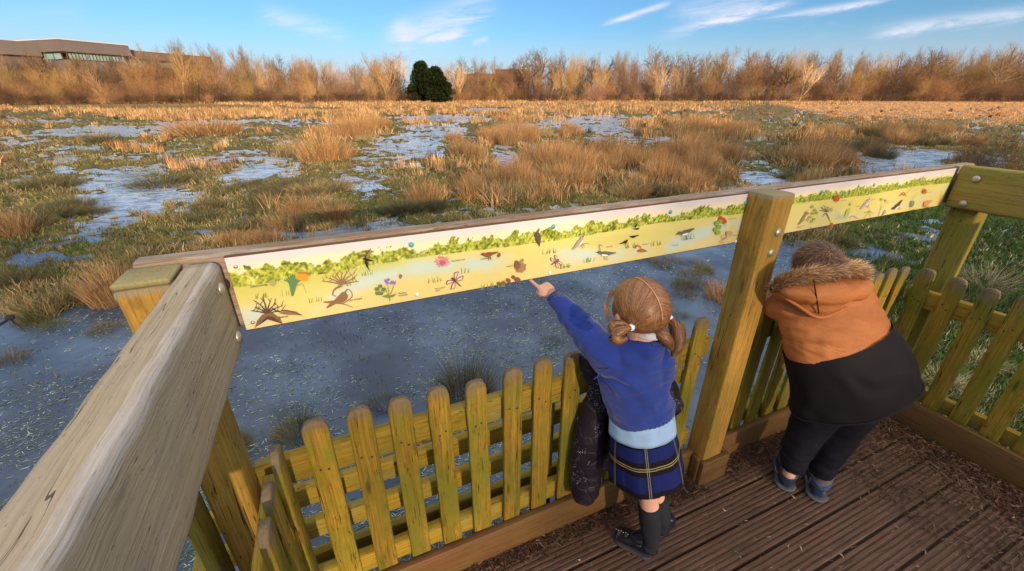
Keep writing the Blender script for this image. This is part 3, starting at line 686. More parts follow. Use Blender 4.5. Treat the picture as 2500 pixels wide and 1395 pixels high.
# the depth of the wood behind: stems and twigs too many to count
def wood_mass():
    rs=np.random.RandomState(5); n=5200; px=rs.uniform(-330,2850,n); D=np.interp(px,[-400,0,440,1000,1500,2000,2500,2900],[92,98,112,135,145,140,128,110])+rs.uniform(2,34,n)
    x=(px-1250)/F_PX*D/(CT+.4539*ST); gap=(px>975)&(px<1045); top=np.interp(px,SKYX,SKYY)+38+rs.uniform(0,55,n); b=(697.5-top)/F_PX
    h=CAMH+(-ST+b*CT)*D/(CT+b*ST)-WATER; h=np.where(gap,h*.5,h); k=np.repeat(np.arange(n),1)
    A=Acc(); R_0=np.stack([x,D,np.full(n,WATER-.05)],1); d=np.stack([rs.normal(0,.10,n),rs.normal(0,.1,n),np.ones(n)],1)
    c=np.array([(.40,.27,.16),(.26,.17,.10),(.50,.34,.20),(.17,.11,.07)])[rs.randint(0,4,n)]*(.7+.5*rs.rand(n,1))
    A.add(*ribbons(R_0,d,h*.95,.16,bend=.02,seg=4,cols=c,grav=0,wob=.05))
    m=n*13; k=rs.randint(0,n,m); u=.04+.96*rs.rand(m)**.8; P=R_0[k]+d[k]*(h[k]*u*.9)[:,None]+rs.normal(0,.7,(m,3))*np.array([1,1,.4]); P[:,2]=np.maximum(P[:,2],WATER+.1)
    dd=rs.normal(0,.6,(m,3)); dd[:,2]+=.9; c=np.array([(.14,.085,.045),(.20,.12,.055),(.08,.055,.035),(.25,.155,.07),(.11,.075,.045)])[rs.randint(0,5,m)]*(.6+.7*rs.rand(m,1))
    A.add(*ribbons(P,dd,1.3+1.5*rs.rand(m),.055,bend=.1,seg=3,cols=c,grav=0,wob=.25)); me=A.mesh('wood_depth'); me.materials.append(TWIG); return me
tag(obj('wood_depth',wood_mass()),'brown tangle of stems and twigs filling the depth of the wood','woodland',kind='stuff')
# the ones that stand out
x,y,h=at_dist(1302,110,dist_at(1302)-2); put_tree('oak',x,y,h,.95,'large bare oak with the tallest round crown right of the brick building',group=None,idx=1)
x,y,h=at_dist(462,92,dist_at(462)-1); put_tree('tall',x,y,h,.95,'tallest bare tree just right of the office block roof',group=None,idx=0)
x,y,h=at_dist(945,122,dist_at(945)-4); put_tree('willow',x,y,h,.8,'tall yellow-green poplar left of the gap in the wood',group=None)
x,y,h=at_dist(1950,140,dist_at(1950)-8); put_tree('pale',x,y,h,.9,'leaning pale birch standing clear before the wood right of the grass strip',group=None,tilt=.12)
x,y,h=at_dist(2395,95,dist_at(2395)-6); put_tree('oak',x,y,h,.9,'tall swept bare tree rising above the wood near the right edge',group=None,tilt=.2)
x,y,h=at_dist(1452,205,88); put_tree('pink',x,y,h,1.25,'lone pink-brown bush standing out in the meadow before the wood','bush',None,'bare_shrub')
x,y,h=at_dist(2492,300,11.5); put_tree('scrub',x,y,max(h,.9),1.3,'leafless dark bramble bush at the right edge beside the stream','bush',None,'bare_shrub')
# evergreens: needle-dense crowns
def evergreen(px,top,D,wid,label,seed,dark=(.032,.048,.014)):
    rs=np.random.RandomState(seed); x,y,h=at_dist(px,top,D); r=empty('evergreen_tree',(x,y,WATER),label=label,cat='tree')
    tm=MB(); tube(tm,[(0,0,0),(.1,0,h*.5),(0,.1,h*.93)],[h*.03,h*.02,.05],seg=8,n=6,col=(.12,.08,.05),caps=True)
    for k in range(16):
        a=rs.rand()*6.28; z=h*(.15+.7*rs.rand()); R_l=wid*(1-z/h)**.6*.8
        tube(tm,[(0,0,z),(math.cos(a)*R_l*.6,math.sin(a)*R_l*.6,z+.3),(math.cos(a)*R_l,math.sin(a)*R_l,z+.7)],[.09,.05,.02],seg=4,n=3,col=(.12,.08,.05))
    tm.build('trunk',BARK,r)
    n=26000; cl=240; cz=rs.rand(cl)**.8*h*.93+h*.03; ca=rs.rand(cl)*6.28
    cr=wid*np.clip(1.06-(cz/h)**2.0,.10,1)*(.45+.65*rs.rand(cl)); cx=np.cos(ca)*cr*.8; cy=np.sin(ca)*cr*.8
    k=rs.randint(0,cl,n); d=rs.normal(0,1,(n,3)); d/=np.linalg.norm(d,axis=1)[:,None]
    rad=(wid*.19)*(.6+.5*rs.rand(cl))[k]*rs.rand(n)**.35
    P=np.stack([cx[k],cy[k],cz[k]],1)+d*rad[:,None]*np.array([1,1,.8]); P[:,2]=np.clip(P[:,2],.15,None)
    cc=np.array(dark)*(.5+1.1*rs.rand(n,1))*(.7+.6*rs.rand(cl,1)[k]); dd=d+rs.normal(0,.5,(n,3))
    A=Acc(); A.add(*ribbons(P,dd,.35+.3*rs.rand(n),.26,bend=.1,seg=2,cols=cc,grav=.3,wob=.3)); obj('crown',A.mesh('crown'),TWIG,r); return r
evergreen(1034,150,dist_at(1050)-8,5.0,'tall dark evergreen filling the gap in the wood',1)
evergreen(1066,166,dist_at(1050)-13,5.2,'shorter rounder dark evergreen pressed against the right of the tall one',2)
#evergreen(1830,128,dist_at(1830)+9,3.0,'dark ivy-covered tree showing above the bare wood',3,(.06,.06,.025))
# unseen leafless trees added behind the viewer, filtering the low sun on the platform
for k in range(9):
    D=random.uniform(34,46); a=SUN_AZ+random.uniform(-.62,.62); x=D*math.cos(a); y=D*math.sin(a)
    rr=put_tree(random.choice(['oak','tall','bush']),x,y,random.uniform(12,15),1.1,'unseen bare tree added behind the viewing platform, its branches screening the low sun',group='added bare trees screening the low sun behind the platform')
# ------------------------------------------------------------------ buildings beyond the wood
def bld_box(mb,x0,x1,y0,y1,z0,z1):
    mb.add([(x0,y0,z0),(x1,y0,z0),(x1,y1,z0),(x0,y1,z0),(x0,y0,z1),(x1,y0,z1),(x1,y1,z1),(x0,y1,z1)],[(0,3,2,1),(4,5,6,7),(0,1,5,4),(1,2,6,5),(2,3,7,6),(3,0,4,7)])
M=Mat('office_cladding',.7,.3); n=M.noise(M.map(M.objc(),(1,1,.3)),.35,3); M.col(M.mix(n,(.15,.12,.11),(.20,.16,.145))); CLAD=M.m
GLS=simple('office_glass',(.28,.46,.42),.12,.8); CAPM=simple('office_coping',(.62,.58,.55),.5); SOF=simple('office_soffit',(.08,.055,.05),.8); BRK=simple('far_brick',(.30,.12,.065),.9,.1,0,.5,1.2)
pc=ray(140,96); k=118/pc[1]; K0=np.array([pc[0]*k,118,0]); ztop=CAMH+pc[2]*k
p2=ray(313,112); k2_=(ztop-CAMH)/p2[2]; K1=np.array([p2[0]*k2_,p2[1]*k2_,0]); ang=math.atan2(K1[1]-K0[1],K1[0]-K0[0]); Lr=np.linalg.norm((K1-K0)[:2])
off=empty('office_building',(K0[0],K0[1],WATER),ang,label='long brown flat-roofed office block with a strip of green-tinted windows beyond the left trees',cat='building')
zt=ztop-WATER
m=MB(); bld_box(m,-.0,Lr,.0,30,zt-2.6,zt); bld_box(m,.9,Lr-1.2,.9,29,0,zt-4.3); bld_box(m,-12,-.001,8,34,zt-3.6,zt-.55); bld_box(m,-11,-.002,9,33,0,zt-3.62); m.build('wall',CLAD,off,False)
m=MB(); bld_box(m,-.15,Lr+.15,-.15,30.15,zt+.002,zt+.22); m.build('roof',CAPM,off,False)
m=MB(); bld_box(m,.5,Lr-.6,.5,29.5,zt-2.9,zt-2.602); m.build('soffit',SOF,off,False)
nwin=17
for q in range(nwin):
    xw=1.3+q*(Lr-3.0)/nwin; f=MB(); bld_box(f,xw,xw+(Lr-3.0)/nwin-.06,.62,.88,zt-4.28,zt-2.92); wf=f.build('window',SOF,off,False)
    g=MB(); bld_box(g,xw+.10,xw+(Lr-3.0)/nwin-.16,.58,.615,zt-4.2,zt-2.98); g.build('pane',GLS,wf,False)
for q in range(9):
    yw=2+q*3.; f=MB(); bld_box(f,.62,.88,yw,yw+2.9,zt-4.28,zt-2.92); wf=f.build('window',SOF,off,False)
    g=MB(); bld_box(g,.58,.615,yw+.15,yw+2.75,zt-4.2,zt-2.98); g.build('pane',GLS,wf,False)
# lower wing
m=MB(); bld_box(m,Lr+.3,Lr+27,2.5,30,zt-3.0,zt-.9); bld_box(m,Lr+.6,Lr+24,4.5,29,0,zt-5.2); m.build('wing_wall',CLAD,off,False)
m=MB(); bld_box(m,Lr+.32,Lr+27.15,2.35,30.1,zt-.898,zt-.7); m.build('wing_roof',CAPM,off,False)
f=MB(); bld_box(f,Lr+1,Lr+23.8,4.2,4.49,zt-5.2,zt-3.0); wf=f.build('wing_window',SOF,off,False); g=MB()
for q in range(11): bld_box(g,Lr+1.3+q*2.04,Lr+3.1+q*2.04,4.15,4.195,zt-5.0,zt-3.2)
g.build('pane',GLS,wf,False)
x,y,h=at_dist(1112,172,178); x2,_,_=at_dist(1292,172,178)
br=empty('brick_building',(x,y,WATER),label='low red-brick building half seen through the bare trees in the distance',cat='building'); wd=x2-x
m=MB(); bld_box(m,0,wd,0,12,0,h-1.2); bld_box(m,wd*.55,wd*.98,.3,11,h-1.198,h+.3); m.build('wall',BRK,br,False)
m=MB(); bld_box(m,-.2,wd*.55-.01,-.2,12.2,h-1.196,h-.9); bld_box(m,wd*.54,wd+.1,.1,11.2,h+.302,h+.6); m.build('roof',simple('far_roof',(.16,.12,.11),.8),br,False)
for q in range(8):
    m=MB(); bld_box(m,wd*(.04+.118*q),wd*(.04+.118*q)+1.3,-.08,-.01,h*.45,h*.45+1.5); m.build('window',GLS,br,False)
# ------------------------------------------------------------------ timber
def wood(name,base,dark,algae,al=.5,grey=(.30,.26,.22),tg=.8,bmp=.5,rough=.8,gs=1.0,spec=.25):
    M=Mat(name,rough,spec); g=M.attr('gc').outputs['Vector']; wt=X(M.nt,M.attr('wt').outputs['Fac'])
    wv=M.noise(M.map(g,(2.2,12,12)),1,2,.5)          # the grain wanders round knots
    gx,gy,gz=M.sep(g); v2=M.comb(gx,gy+(wv-.5)*.030,gz+(wv-.5)*.030)
    fine=M.noise(M.map(v2,(5,420*gs,420*gs)),1,4,.7); med=M.noise(M.map(v2,(2.2,120*gs,120*gs)),1,5,.7); blo=M.noise(M.map(g,(5,14,14)),1,5,.65); spk=M.noise(M.map(g,(60,170,170)),1,3,.7)
    line=M.noise(M.map(v2,(1.3,75*gs,75*gs),(3,7,1)),1,2,.5)
    c=M.mix((med*.5+fine*.5).ss(.34,.66),dark,base)
    c=M.mix((blo.ss(.36,.66)*al).clamp(),c,algae)
    c=M.mix((M.noise(M.map(g,(9,30,30),(5,5,5)),1,4,.7).ss(.55,.72)*(.5 if gs>.75 else .15)).clamp(),c,tuple(x*.55 for x in dark))
    c=M.mix((spk.ss(.60,.72)*.6).clamp(),c,tuple(x*.30 for x in dark))
    cr=(line-.5).ab().lt(.006 if gs>.75 else .0028)*M.noise(M.map(g,(1.5,8,8)),1,2,.5).gt(.47); c=M.mix((cr*.85).clamp(),c,tuple(x*.15 for x in dark))
    kn=M.vor(M.map(g,(2.3,11,11)),1); c=M.mix((1-kn.ss(.03,.10))*.8,c,tuple(x*.5 for x in dark))
    c=M.mix(1.0,c,M.mix(M.rnd(),(.80,.82,.8),(1.18,1.15,1.1)),'MULTIPLY')
    w=((wt+(blo-.5)*1.1+(fine-.5)*.9).ss(.30,.85)*tg).clamp(); c=M.mix(w,c,M.mix(fine,tuple(x*.55 for x in grey),grey))
    M.col(c); M.bump(fine*.45+med*.5-cr*1.2+spk*.2,bmp,.004); return M.m
PK=wood('picket_wood',(.40,.25,.028),(.15,.085,.014),(.16,.155,.016),.95,(.20,.15,.10),.9,.8)
RL=wood('fence_rail_wood',(.36,.235,.02),(.18,.11,.014),(.19,.185,.02),.6,(.25,.21,.14),.7)
PO=wood('post_wood',(.50,.28,.065),(.27,.14,.03),(.22,.17,.025),.6,(.30,.26,.17),.8,.45)
POD=wood('mossy_post_wood',(.30,.22,.035),(.16,.11,.02),(.20,.20,.03),.6,(.30,.26,.17),.8,.5)
HR=wood('weathered_handrail_wood',(.50,.41,.32),(.32,.25,.185),(.42,.33,.18),.35,(.64,.60,.60),.85,.8,.75,.7)
HRB=wood('reddish_handrail_wood',(.30,.215,.155),(.14,.09,.06),(.34,.24,.12),.3,(.46,.43,.41),.8,.7,.75,.7)
HRG=wood('mossy_handrail_wood',(.46,.31,.09),(.24,.15,.045),(.28,.26,.03),.7,(.34,.33,.20),.7,.6,.8,.6)
BB=wood('baseboard_wood',(.17,.085,.035),(.095,.045,.02),(.16,.12,.025),.35,(.20,.13,.07),.5,.25,.6,.7)
DK=wood('deck_wood',(.22,.108,.075),(.08,.042,.028),(.10,.07,.045),.3,(.19,.13,.095),.6,.6,.62,1.2,.4)
STEEL=simple('galvanised_steel',(.50,.47,.43),.45,.5,.6,.35,60,.3)
def troot(name,s,t,z,label,cat,group=None):
    p=W(s,t,z); return empty(name,p,PHI,label=label,cat=cat,group=group),np.array([s,t,z])
def bolt(parent,o,p,nrm,r=.014):
    """domed coach-bolt head on a face"""
    m=MB(); t=np.array(nrm,float); pts=[];rad=[]
    for u,q in ((0,1),(.25,1.0),(.45,.93),(.7,.7),(.88,.42),(1,.05)): pts.append(np.array(p)-o+t*(u*r*.62)); rad.append(r*q)
    V=[];f=[];seg=18; _,a,b=frame(t,np.array([.2,.3,1.]))
    for P_,R_q in zip(pts,rad):
        for k in range(seg): q=2*PI*k/seg; V.append(P_+a*math.cos(q)*R_q+b*math.sin(q)*R_q)
    for i in range(5):
        for k in range(seg): f.append((i*seg+k,i*seg+(k+1)%seg,(i+1)*seg+(k+1)%seg,(i+1)*seg+k))
    f.append(tuple(5*seg+k for k in range(seg))); m.add(V,f); return m.build('bolt',STEEL,parent)
NAILM=simple('rusty_nail',(.035,.022,.015),.7)
# pickets
def picket_mesh(h,z0,w=.063,t=.019,axis=(1,0,0)):
    m=MB(); H=h-z0; R=w*.56; prof=[(0,1,1)]; 
    for k in range(1,9): prof.append((k/9*(1-R/H),1+random.uniform(-.02,.02),1))
    prof.append((1-R/H,1,1))
    for k in range(1,8): a=math.radians(90*k/8); prof.append((1-R/H+R/H*math.sin(a)*.985,max(.16,math.cos(a)**.62),1-.05*(k>5)))
    top=lambda u: .06+max(0,min(1.1,(u-(1-.13/H))/(.13/H)))**2.2*.95+ (max(0,.09-u)*4)
    plank(m,(0,0,z0),(0,0,h),axis,w,t,.004,prof=prof,wt=top,warp=.0007); return m
def picket_nailed(h,z0,ax,zr):
    m=picket_mesh(h,z0,axis=ax); nf=len(m.f); ax=np.array(ax,float); nr=np.array([ax[1],ax[0],0.])
    for sg in (1,-1):
        for q,zz in ((random.uniform(-.016,-.008),zr+random.uniform(-.02,.02)),(random.uniform(.006,.016),zr+random.uniform(-.02,.02))): nails(m,[ax*q+np.array([0,0,zz])+nr*sg*.0098],nr*sg)
    me=m.mesh('picket'); mi=np.zeros(len(me.polygons),np.int32); mi[nf:]=1; me.polygons.foreach_set('material_index',mi); return me
def nails(m,pts,nrm,r=.0036):
    for p in pts:
        p=np.array(p,float); n=np.array(nrm,float); _,a,b=frame(n,np.array([0,0,1.]))
        V=[p+n*.0012]+[p+n*.0006+a*math.cos(k*PI/4)*r+b*math.sin(k*PI/4)*r for k in range(8)]
        m.add(V,[(0,k+1,(k+1)%8+1) for k in range(8)],col=(.03,.02,.015))
def fence_panel(s0,s1,along,fixed,face,label,spots,rails,rail_off,z0=.10,h=.80,base=None,basename=True):
    """along 's' or 't'; pickets stand at the given spots; face: sign of the deck-side normal"""
    A_=(lambda a,b,z:(a,b,z)) if along=='s' else (lambda a,b,z:(b,a,z))
    ax=(1,0,0) if along=='s' else (0,1,0); nrm=np.array(A_(0,face,0),float)
    c=A_((s0+s1)/2,fixed,0); root,o=troot('picket_fence',*c,label,'fence')
    protos=[picket_nailed(h+random.uniform(-.008,.008),z0,ax,rails[0][0]) for _ in range(5)]
    for q in protos: q.materials.append(PK); q.materials.append(NAILM)
    for k,sp in enumerate(spots):
        e=bpy.data.objects.new('picket',protos[k%5]); C.objects.link(e); e.parent=root
        p=np.array(A_(sp,fixed,0))-o; e.location=p; e.rotation_euler=(random.uniform(-.006,.006),random.uniform(-.008,.008),random.uniform(-.02,.02)+(PI if k%2 else 0))
    for zc,hh,nm in rails:
        m=MB(); p0=np.array(A_(s0,fixed,zc))-o-nrm*rail_off; p1=np.array(A_(s1,fixed,zc))-o-nrm*rail_off
        plank(m,p0,p1,(0,0,1),hh,.036,.005,n=14,wt=lambda u:.35); m.build('rail',RL,root)
    if base:
        b0,b1,bf,bz0,bz1=base; m=MB(); mid=(bz0+bz1)/2
        plank(m,np.array(A_(b0,bf,mid))-o,np.array(A_(b1,bf,mid))-o,(0,0,1),bz1-bz0,.026,.004,n=12,wt=0.1); m.build('baseboard',BB,root)
    return root
z_r=(.648,.088,'rail'); z_b=(.178,.075,'rail')
sp1=[-.145+.1095*k for k in range(13)][:13]; sp1=[s for s in sp1 if s<1.235]
fence_panel(-.30,1.255,'s',.935,-1,'picket fence bay below the long illustrated board, where the girl stands',sp1,[z_r,z_b],.029,base=(-.27,1.247,.911,.0,.150))
sp2=[1.425,1.53,1.635,1.74,1.845,1.95,2.055,2.16,2.265,2.37,2.475]
fence_panel(1.365,2.60,'s',.935,-1,'picket fence bay between the middle post and the right corner, behind the boy',sp2,[z_r,z_b],.029,base=(1.397,2.485,.911,.0,.150))
sp3=[.862,.752,.642,.535,.428,.322,.215,.108,.0]
fence_panel(-.05,.915,'t',2.525,-1,'right-hand picket fence running back towards the viewer from the corner',sp3,[z_r,z_b],.029,base=(-.05,.897,2.50,.0,.150))
sp4=[.868,.765,.665,.560,.455,.35,.245]
fence_panel(.15,.915,'t',-.228,1,'left-hand picket fence tucked under the big weathered beam',sp4,[z_r,z_b],.029,base=(.15,.897,-.205,.0,.150))
# outer rails fixed to the outside of the front posts
root,o=troot('outer_rail_fence',.5,1.06,0,'three low outer rails with an upright behind the front pickets','fence')
for zc in (.435,.285,.135):
    m=MB(); plank(m,np.array((-.52,1.062,zc))-o,np.array((1.30,1.062,zc))-o,(0,0,1),.072,.034,.005,n=14,wt=.35); m.build('rail',RL,root)
m=MB(); plank(m,np.array((.575,1.018,-.45))-o,np.array((.575,1.018,.60))-o,(1,0,0),.055,.045,.005,n=8); m.build('upright',POD,root)
root,o=troot('outer_rail_fence',-.42,.5,0,'low outer rails with one leaning brace under the big weathered beam','fence')
for zc in (.5,.33,.16):
    m=MB(); plank(m,np.array((-.435,.2,zc))-o,np.array((-.435,.94,zc))-o,(0,0,1),.075,.034,.005,n=8,wt=.35); m.build('rail',RL,root)
m=MB(); plank(m,np.array((-.40,.86,-.4))-o,np.array((-.40,.84,.95))-o,(0,1,0),.062,.03,.005,n=8,wt=.3); m.build('upright',POD,root)
# posts
def post(s,t,w,d,z0,z1,label,mat,side=None,slope=0):
    root,o=troot('fence_post',s,t,0,label,'post'); m=MB()
    plank(m,(0,0,z0),(0,0,z1),(1,0,0),w,d,.006,prof=[(i/12,1,1) for i in range(12)]+[(.97,1,1),(.988,1,1),(1,1,1)],warp=.0008,wt=lambda u:1.2 if u>.99 else 0,k=2); m.build('timber',mat,root); return root,o
r,o=post(1.312,.897,.104,.092,-.5,1.262,'middle post between the two illustrated boards, two bolts near its top',PO)
bolt(r,o,(1.326,.851,1.135),(0,-1,0)); bolt(r,o,(1.318,.851,1.065),(0,-1,0))
m=MB()
for a,b,c2,d2,sd in (((1.318,.846),(1.318,.846),.155,.026,0),):
    plank(m,np.array((1.243,.842,.066))-o,np.array((1.397,.842,.066))-o,(0,0,1),.132,.022,.003,n=4); 
    plank(m,np.array((1.250,.8535,.066))-o,np.array((1.250,.8975,.066))-o,(0,0,1),.130,.020,.003,n=3); plank(m,np.array((1.390,.8535,.066))-o,np.array((1.390,.8975,.066))-o,(0,0,1),.130,.020,.003,n=3)
m.build('base_box',BB,r)
r,o=post(-.3375,.9075,.083,.083,-.6,1.238,'left corner post beside the end of the big weathered beam, bolted on its face',PO)
bolt(r,o,(-.328,.8655,1.150),(0,-1,0),.015); bolt(r,o,(-.3795,.885,1.222),(-1,0,0),.011)
m=MB(); plank(m,(0,0,1.2385),(0,0,1.250),(1,0,0),.086,.083,.004,n=2,wt=.7); m.build('top_cap',HRG,r)
r,o=post(2.665,.872,.105,.10,-.6,1.225,'right corner post under the end of the bolted mossy beam',POD)
r,o=post(-.3375,.20,.09,.09,-.6,1.04,'near left post carrying the big weathered beam',PO)
r,o=post(2.665,-.1,.105,.10,-.6,1.225,'near right post carrying the bolted mossy beam',POD)
# handrails
def rail(label,p0,p1,w,h,mat,name='handrail',wtop=.2,r_=.012,bolts=(),ew=None):
    p0=np.array(p0,float);p1=np.array(p1,float); c=(p0+p1)/2; root,o=troot(name,*c,label,'handrail'); m=MB()
    plank(m,p0-c,p1-c,(0,0,1),h,w,r_,n=40,warp=.0008,wt=wtop,k=4,ew=ew); m.build('timber',mat,root)
    for b in bolts: bolt(root,o,b[0],b[1],b[2])
    return root
rail('long reddish-grey front handrail the illustrated boards are fixed under',(-.378,.977,1.172),(2.76,.975,1.172),.050,.172,HRB,wtop=.45)
r=rail('big weathered grey beam running from the left corner towards the viewer',(-.2625,.943,1.150),(-.2625,-.35,1.150),.062,.194,HR,wtop=.12,r_=.014,ew=lambda a,b:np.where((a>.080)&(b<-.014),.42,0),bolts=(((-.2315,.895,1.205),(1,0,0),.012),((-.2315,.905,1.090),(1,0,0),.012)))
# pale worn strip and knot along the beam's inner top edge
rail('mossy bolted beam running back from the right corner post',(2.597,.935,1.172),(2.597,-.25,1.172),.045,.185,HRG,wtop=.3,bolts=(((2.572,.865,1.215),(-1,0,0),.0145),((2.572,.872,1.105),(-1,0,0),.0145)))
# ------------------------------------------------------------------ deck
dm=MB()
def deck_board(t0,w,s0,s1):
    k=6; g=w/k; cs=[]; zt=0.0
    for i in range(k):
        a=t0+i*g; cs+=[(a+g*.08,zt-.0052),(a+g*.26,zt),(a+g*.74,zt),(a+g*.92,zt-.0052)]
    ns=14; V=[];GC=[]; off=RNG.random(3)*40; m=len(cs)+2; f=[]
    rows=[(s0+(s1-s0)*i/ns) for i in range(ns+1)]; tw=random.uniform(-.0015,.0015)
    for i,s in enumerate(rows):
        ring=[(t0+.0005,zt-.028)]+cs+[(t0+w-.0005,zt-.028)]
        dz=random.uniform(-.0008,.0008)+tw
        for (a,z) in ring: V.append((s,a,z+dz)); GC.append((s+off[0],a+off[1],z+off[2]))
    for i in range(ns):
        for j in range(m-1): f.append((i*m+j,(i+1)*m+j,(i+1)*m+j+1,i*m+j+1))
    V=np.array(V); P=np.array([W(*v) for v in V]); dm.add(P,f,GC,wt=.15)
t=-1.6
while t<.92:
    w_=min(.118,.925-t); deck_board(t,w_-.006,-.40,2.66); t+=.118
tag(dm.build('deck',DK,smooth=False),kind='structure')
# beams below the deck edge
dj=MB()
for a,b,sd_ in (((-.40,.955,-.13),(2.66,.955,-.13),1),((-.30,-1.6,-.13),(-.30,.93,-.13),1),((2.58,-1.6,-.13),(2.58,.93,-.13),1)):
    plank(dj,W(*a),W(*b),(0,0,1),.17,.045,.004,n=8)
for s in (0,.9,1.8): plank(dj,W(s,-1.6,-.13),W(s,.925,-.13),(0,0,1),.17,.05,.004,n=4)
o_=dj.build('deck_frame',BB); tag(o_,kind='structure')
# ------------------------------------------------------------------ litter on the deck
def litter():
    A=Acc(); P=[];D=[];Ln=[];Wd=[];Cc=[]
    def put(n,sf,tf,zmax,big=1.0,cols=((.075,.036,.024),(.12,.062,.04),(.04,.022,.016),(.20,.12,.075))):
        s=sf(n); t=tf(n); z=.002+zmax(s,t)*RNG.random(n)
        x=s*CP-t*SP; y=s*SP+t*CP; P.append(np.stack([x,y,z],1)); a=RNG.random(n)*2*PI
        D.append(np.stack([np.cos(a),np.sin(a),RNG.normal(.05,.25,n)],1)); Ln.append(big*(.012+.03*RNG.random(n)**2)); Wd.append(np.where(RNG.random(n)<.25,.006,.0022)*big)
        Cc.append(np.array(cols)[RNG.integers(0,len(cols),n)]*(.5+.8*RNG.random((n,1))))
    e=lambda n,s=.05: np.abs(RNG.normal(0,s,n))
    hz=lambda s,t: .022*np.exp(-np.minimum(.897-t,2.48-s)/.04)
    put(7500,lambda n:RNG.random(n)*1.5-.25,lambda n:.895-e(n,.022),hz); 
    put(6500,lambda n:1.40+RNG.random(n)*1.07,lambda n:.895-e(n,.045),lambda s,t:.035*np.exp(-(.897-t)/.05))
    put(900,lambda n:1.02+RNG.random(n)*.25,lambda n:.80+.09*RNG.random(n),lambda s,t:.008+0*s)
    put(8000,lambda n:2.478-e(n,.09),lambda n:RNG.random(n)*1.1-.2,lambda s,t:.02*np.exp(-(2.48-s)/.08),1.25)
    put(2600,lambda n:1.9+RNG.random(n)*.6,lambda n:RNG.random(n)**.8*.9-.1,lambda s,t:.003+0*s,1.2)
    put(1300,lambda n:RNG.random(n)*2.3+.1,lambda n:RNG.random(n)*1.2-.35,lambda s,t:.001+0*s,.8,((.30,.21,.14),(.10,.06,.04),(.45,.36,.25)))
    n=sum(map(len,P)); A.add(*ribbons(np.concatenate(P),np.concatenate(D),np.concatenate(Ln),np.concatenate(Wd),bend=.3,seg=2,cols=np.concatenate(Cc),grav=.3,wob=.3)); return A.mesh('leaf_litter')
tag(obj('leaf_litter',litter(),BLADE),'dark bark chips, twigs and dead leaves swept along the deck edges','debris',kind='stuff')
# damp soil trodden over the right of the deck
so=MB(); ns,nt_=90,60; V=[]
for i in range(ns+1):
    for j in range(nt_+1):
        s=1.25+1.235*i/ns; t=-.35+1.245*j/nt_
        e=max(np.exp(-(2.485-s)/.13),np.exp(-(.897-t)/.035)*(s>1.4)); q=float(fbm(np.array([s*5.]),np.array([t*5.]),4,7)[0]); q2=float(fbm(np.array([s*30.]),np.array([t*30.]),2,17)[0])
        z=-.014+.022*e+.022*(q-.47)*max(0,min(1,(s-1.3)))+.006*(q2-.5); V.append(W(s,t,z))
so.add(V,[(i*(nt_+1)+j,(i+1)*(nt_+1)+j,(i+1)*(nt_+1)+j+1,i*(nt_+1)+j+1) for i in range(ns) for j in range(nt_)])
tag(so.build('deck_soil',simple('damp_soil',(.06,.034,.025),.85,.3,0,.8,45,.9)),kind='structure')
# ------------------------------------------------------------------ illustrated boards
SG=Mat('printed_board',.35,.4); SG.link(SG.attr('col').outputs['Color'],SG.b.inputs['Base Color']); SG=SG.m
INK=Mat('printed_ink',.45,.3); INK.link(INK.attr('col').outputs['Color'],INK.b.inputs['Base Color']); INK=INK.m
EDG=simple('board_edge',(.10,.055,.03),.7); T0=.945
S0,ZB,ZT=-.222,1.083,1.252
def art_colors(s,z,style):
    v=(z-ZB)/(ZT-ZB); n=fbm(s*9,v*2.2,4,101+style); n2=fbm(s*60,v*9,4,111+style); n4=fbm(s*230,v*34,4,121+style); n6=fbm(s*3,v*1.5,3,131+style)
    top=np.array([.66,.60,.65]); lav=np.array([.56,.53,.66]); c=top+(lav-top)*np.clip((n-.5)*3,0,1)[:,None]*.7
    yel=np.array([.66,.58,.20]); grn=np.array([.42,.48,.10]); sand=np.array([.70,.56,.34]); blu=np.array([.47,.64,.68]); hot=np.array([.72,.60,.12])
    mead=yel+(grn-yel)*np.clip((n6-.42)*4+(.35-s)*.5,0,1)[:,None]*np.clip((v-.3)*2,0,1)[:,None]
    mead=mead+(sand-mead)*(np.clip((.42-v)*2.2,0,1)*np.clip(1.1-n6*1.1,0,1)*(.9 if style==0 else .6))[:,None]
    if style: mead=mead+(hot-mead)*np.clip((n-.45)*4,0,1)[:,None]*.7
    riv=np.exp(-((v-(.30+.16*np.sin(s*5.2+.4)+.05*np.sin(s*13)))/.13)**2)*np.clip((n-.30)*4,0,1)*(1 if style==0 else .35); mead=mead+(blu-mead)*(riv*.8)[:,None]
    hz=.63+.02*np.sin(s*9); up=.80+(n2-.5)*.22+.03*np.sin(s*31)
    c=np.where((v<hz)[:,None],mead,c)
    wash=np.exp(-((v-.82)/.07)**2); c=c+(np.array([.86,.76,.30])-c)*(wash*.6*(v>hz))[:,None]
    leaf=(v>hz)&(v<up); k=np.clip((n4-.25)*2.8,0,1)[:,None]
    lc=np.array([.07,.13,.015])*(1-k)+np.array([.48,.52,.06])*k; k2=np.clip((n4-.62)*6,0,1)[:,None]; lc=lc*(1-k2)+np.array([.70,.70,.30])*k2
    if not style: lc=lc*(1-.35*np.clip((n2-.5)*5,0,1)[:,None])
    return np.where(leaf[:,None],lc,c)
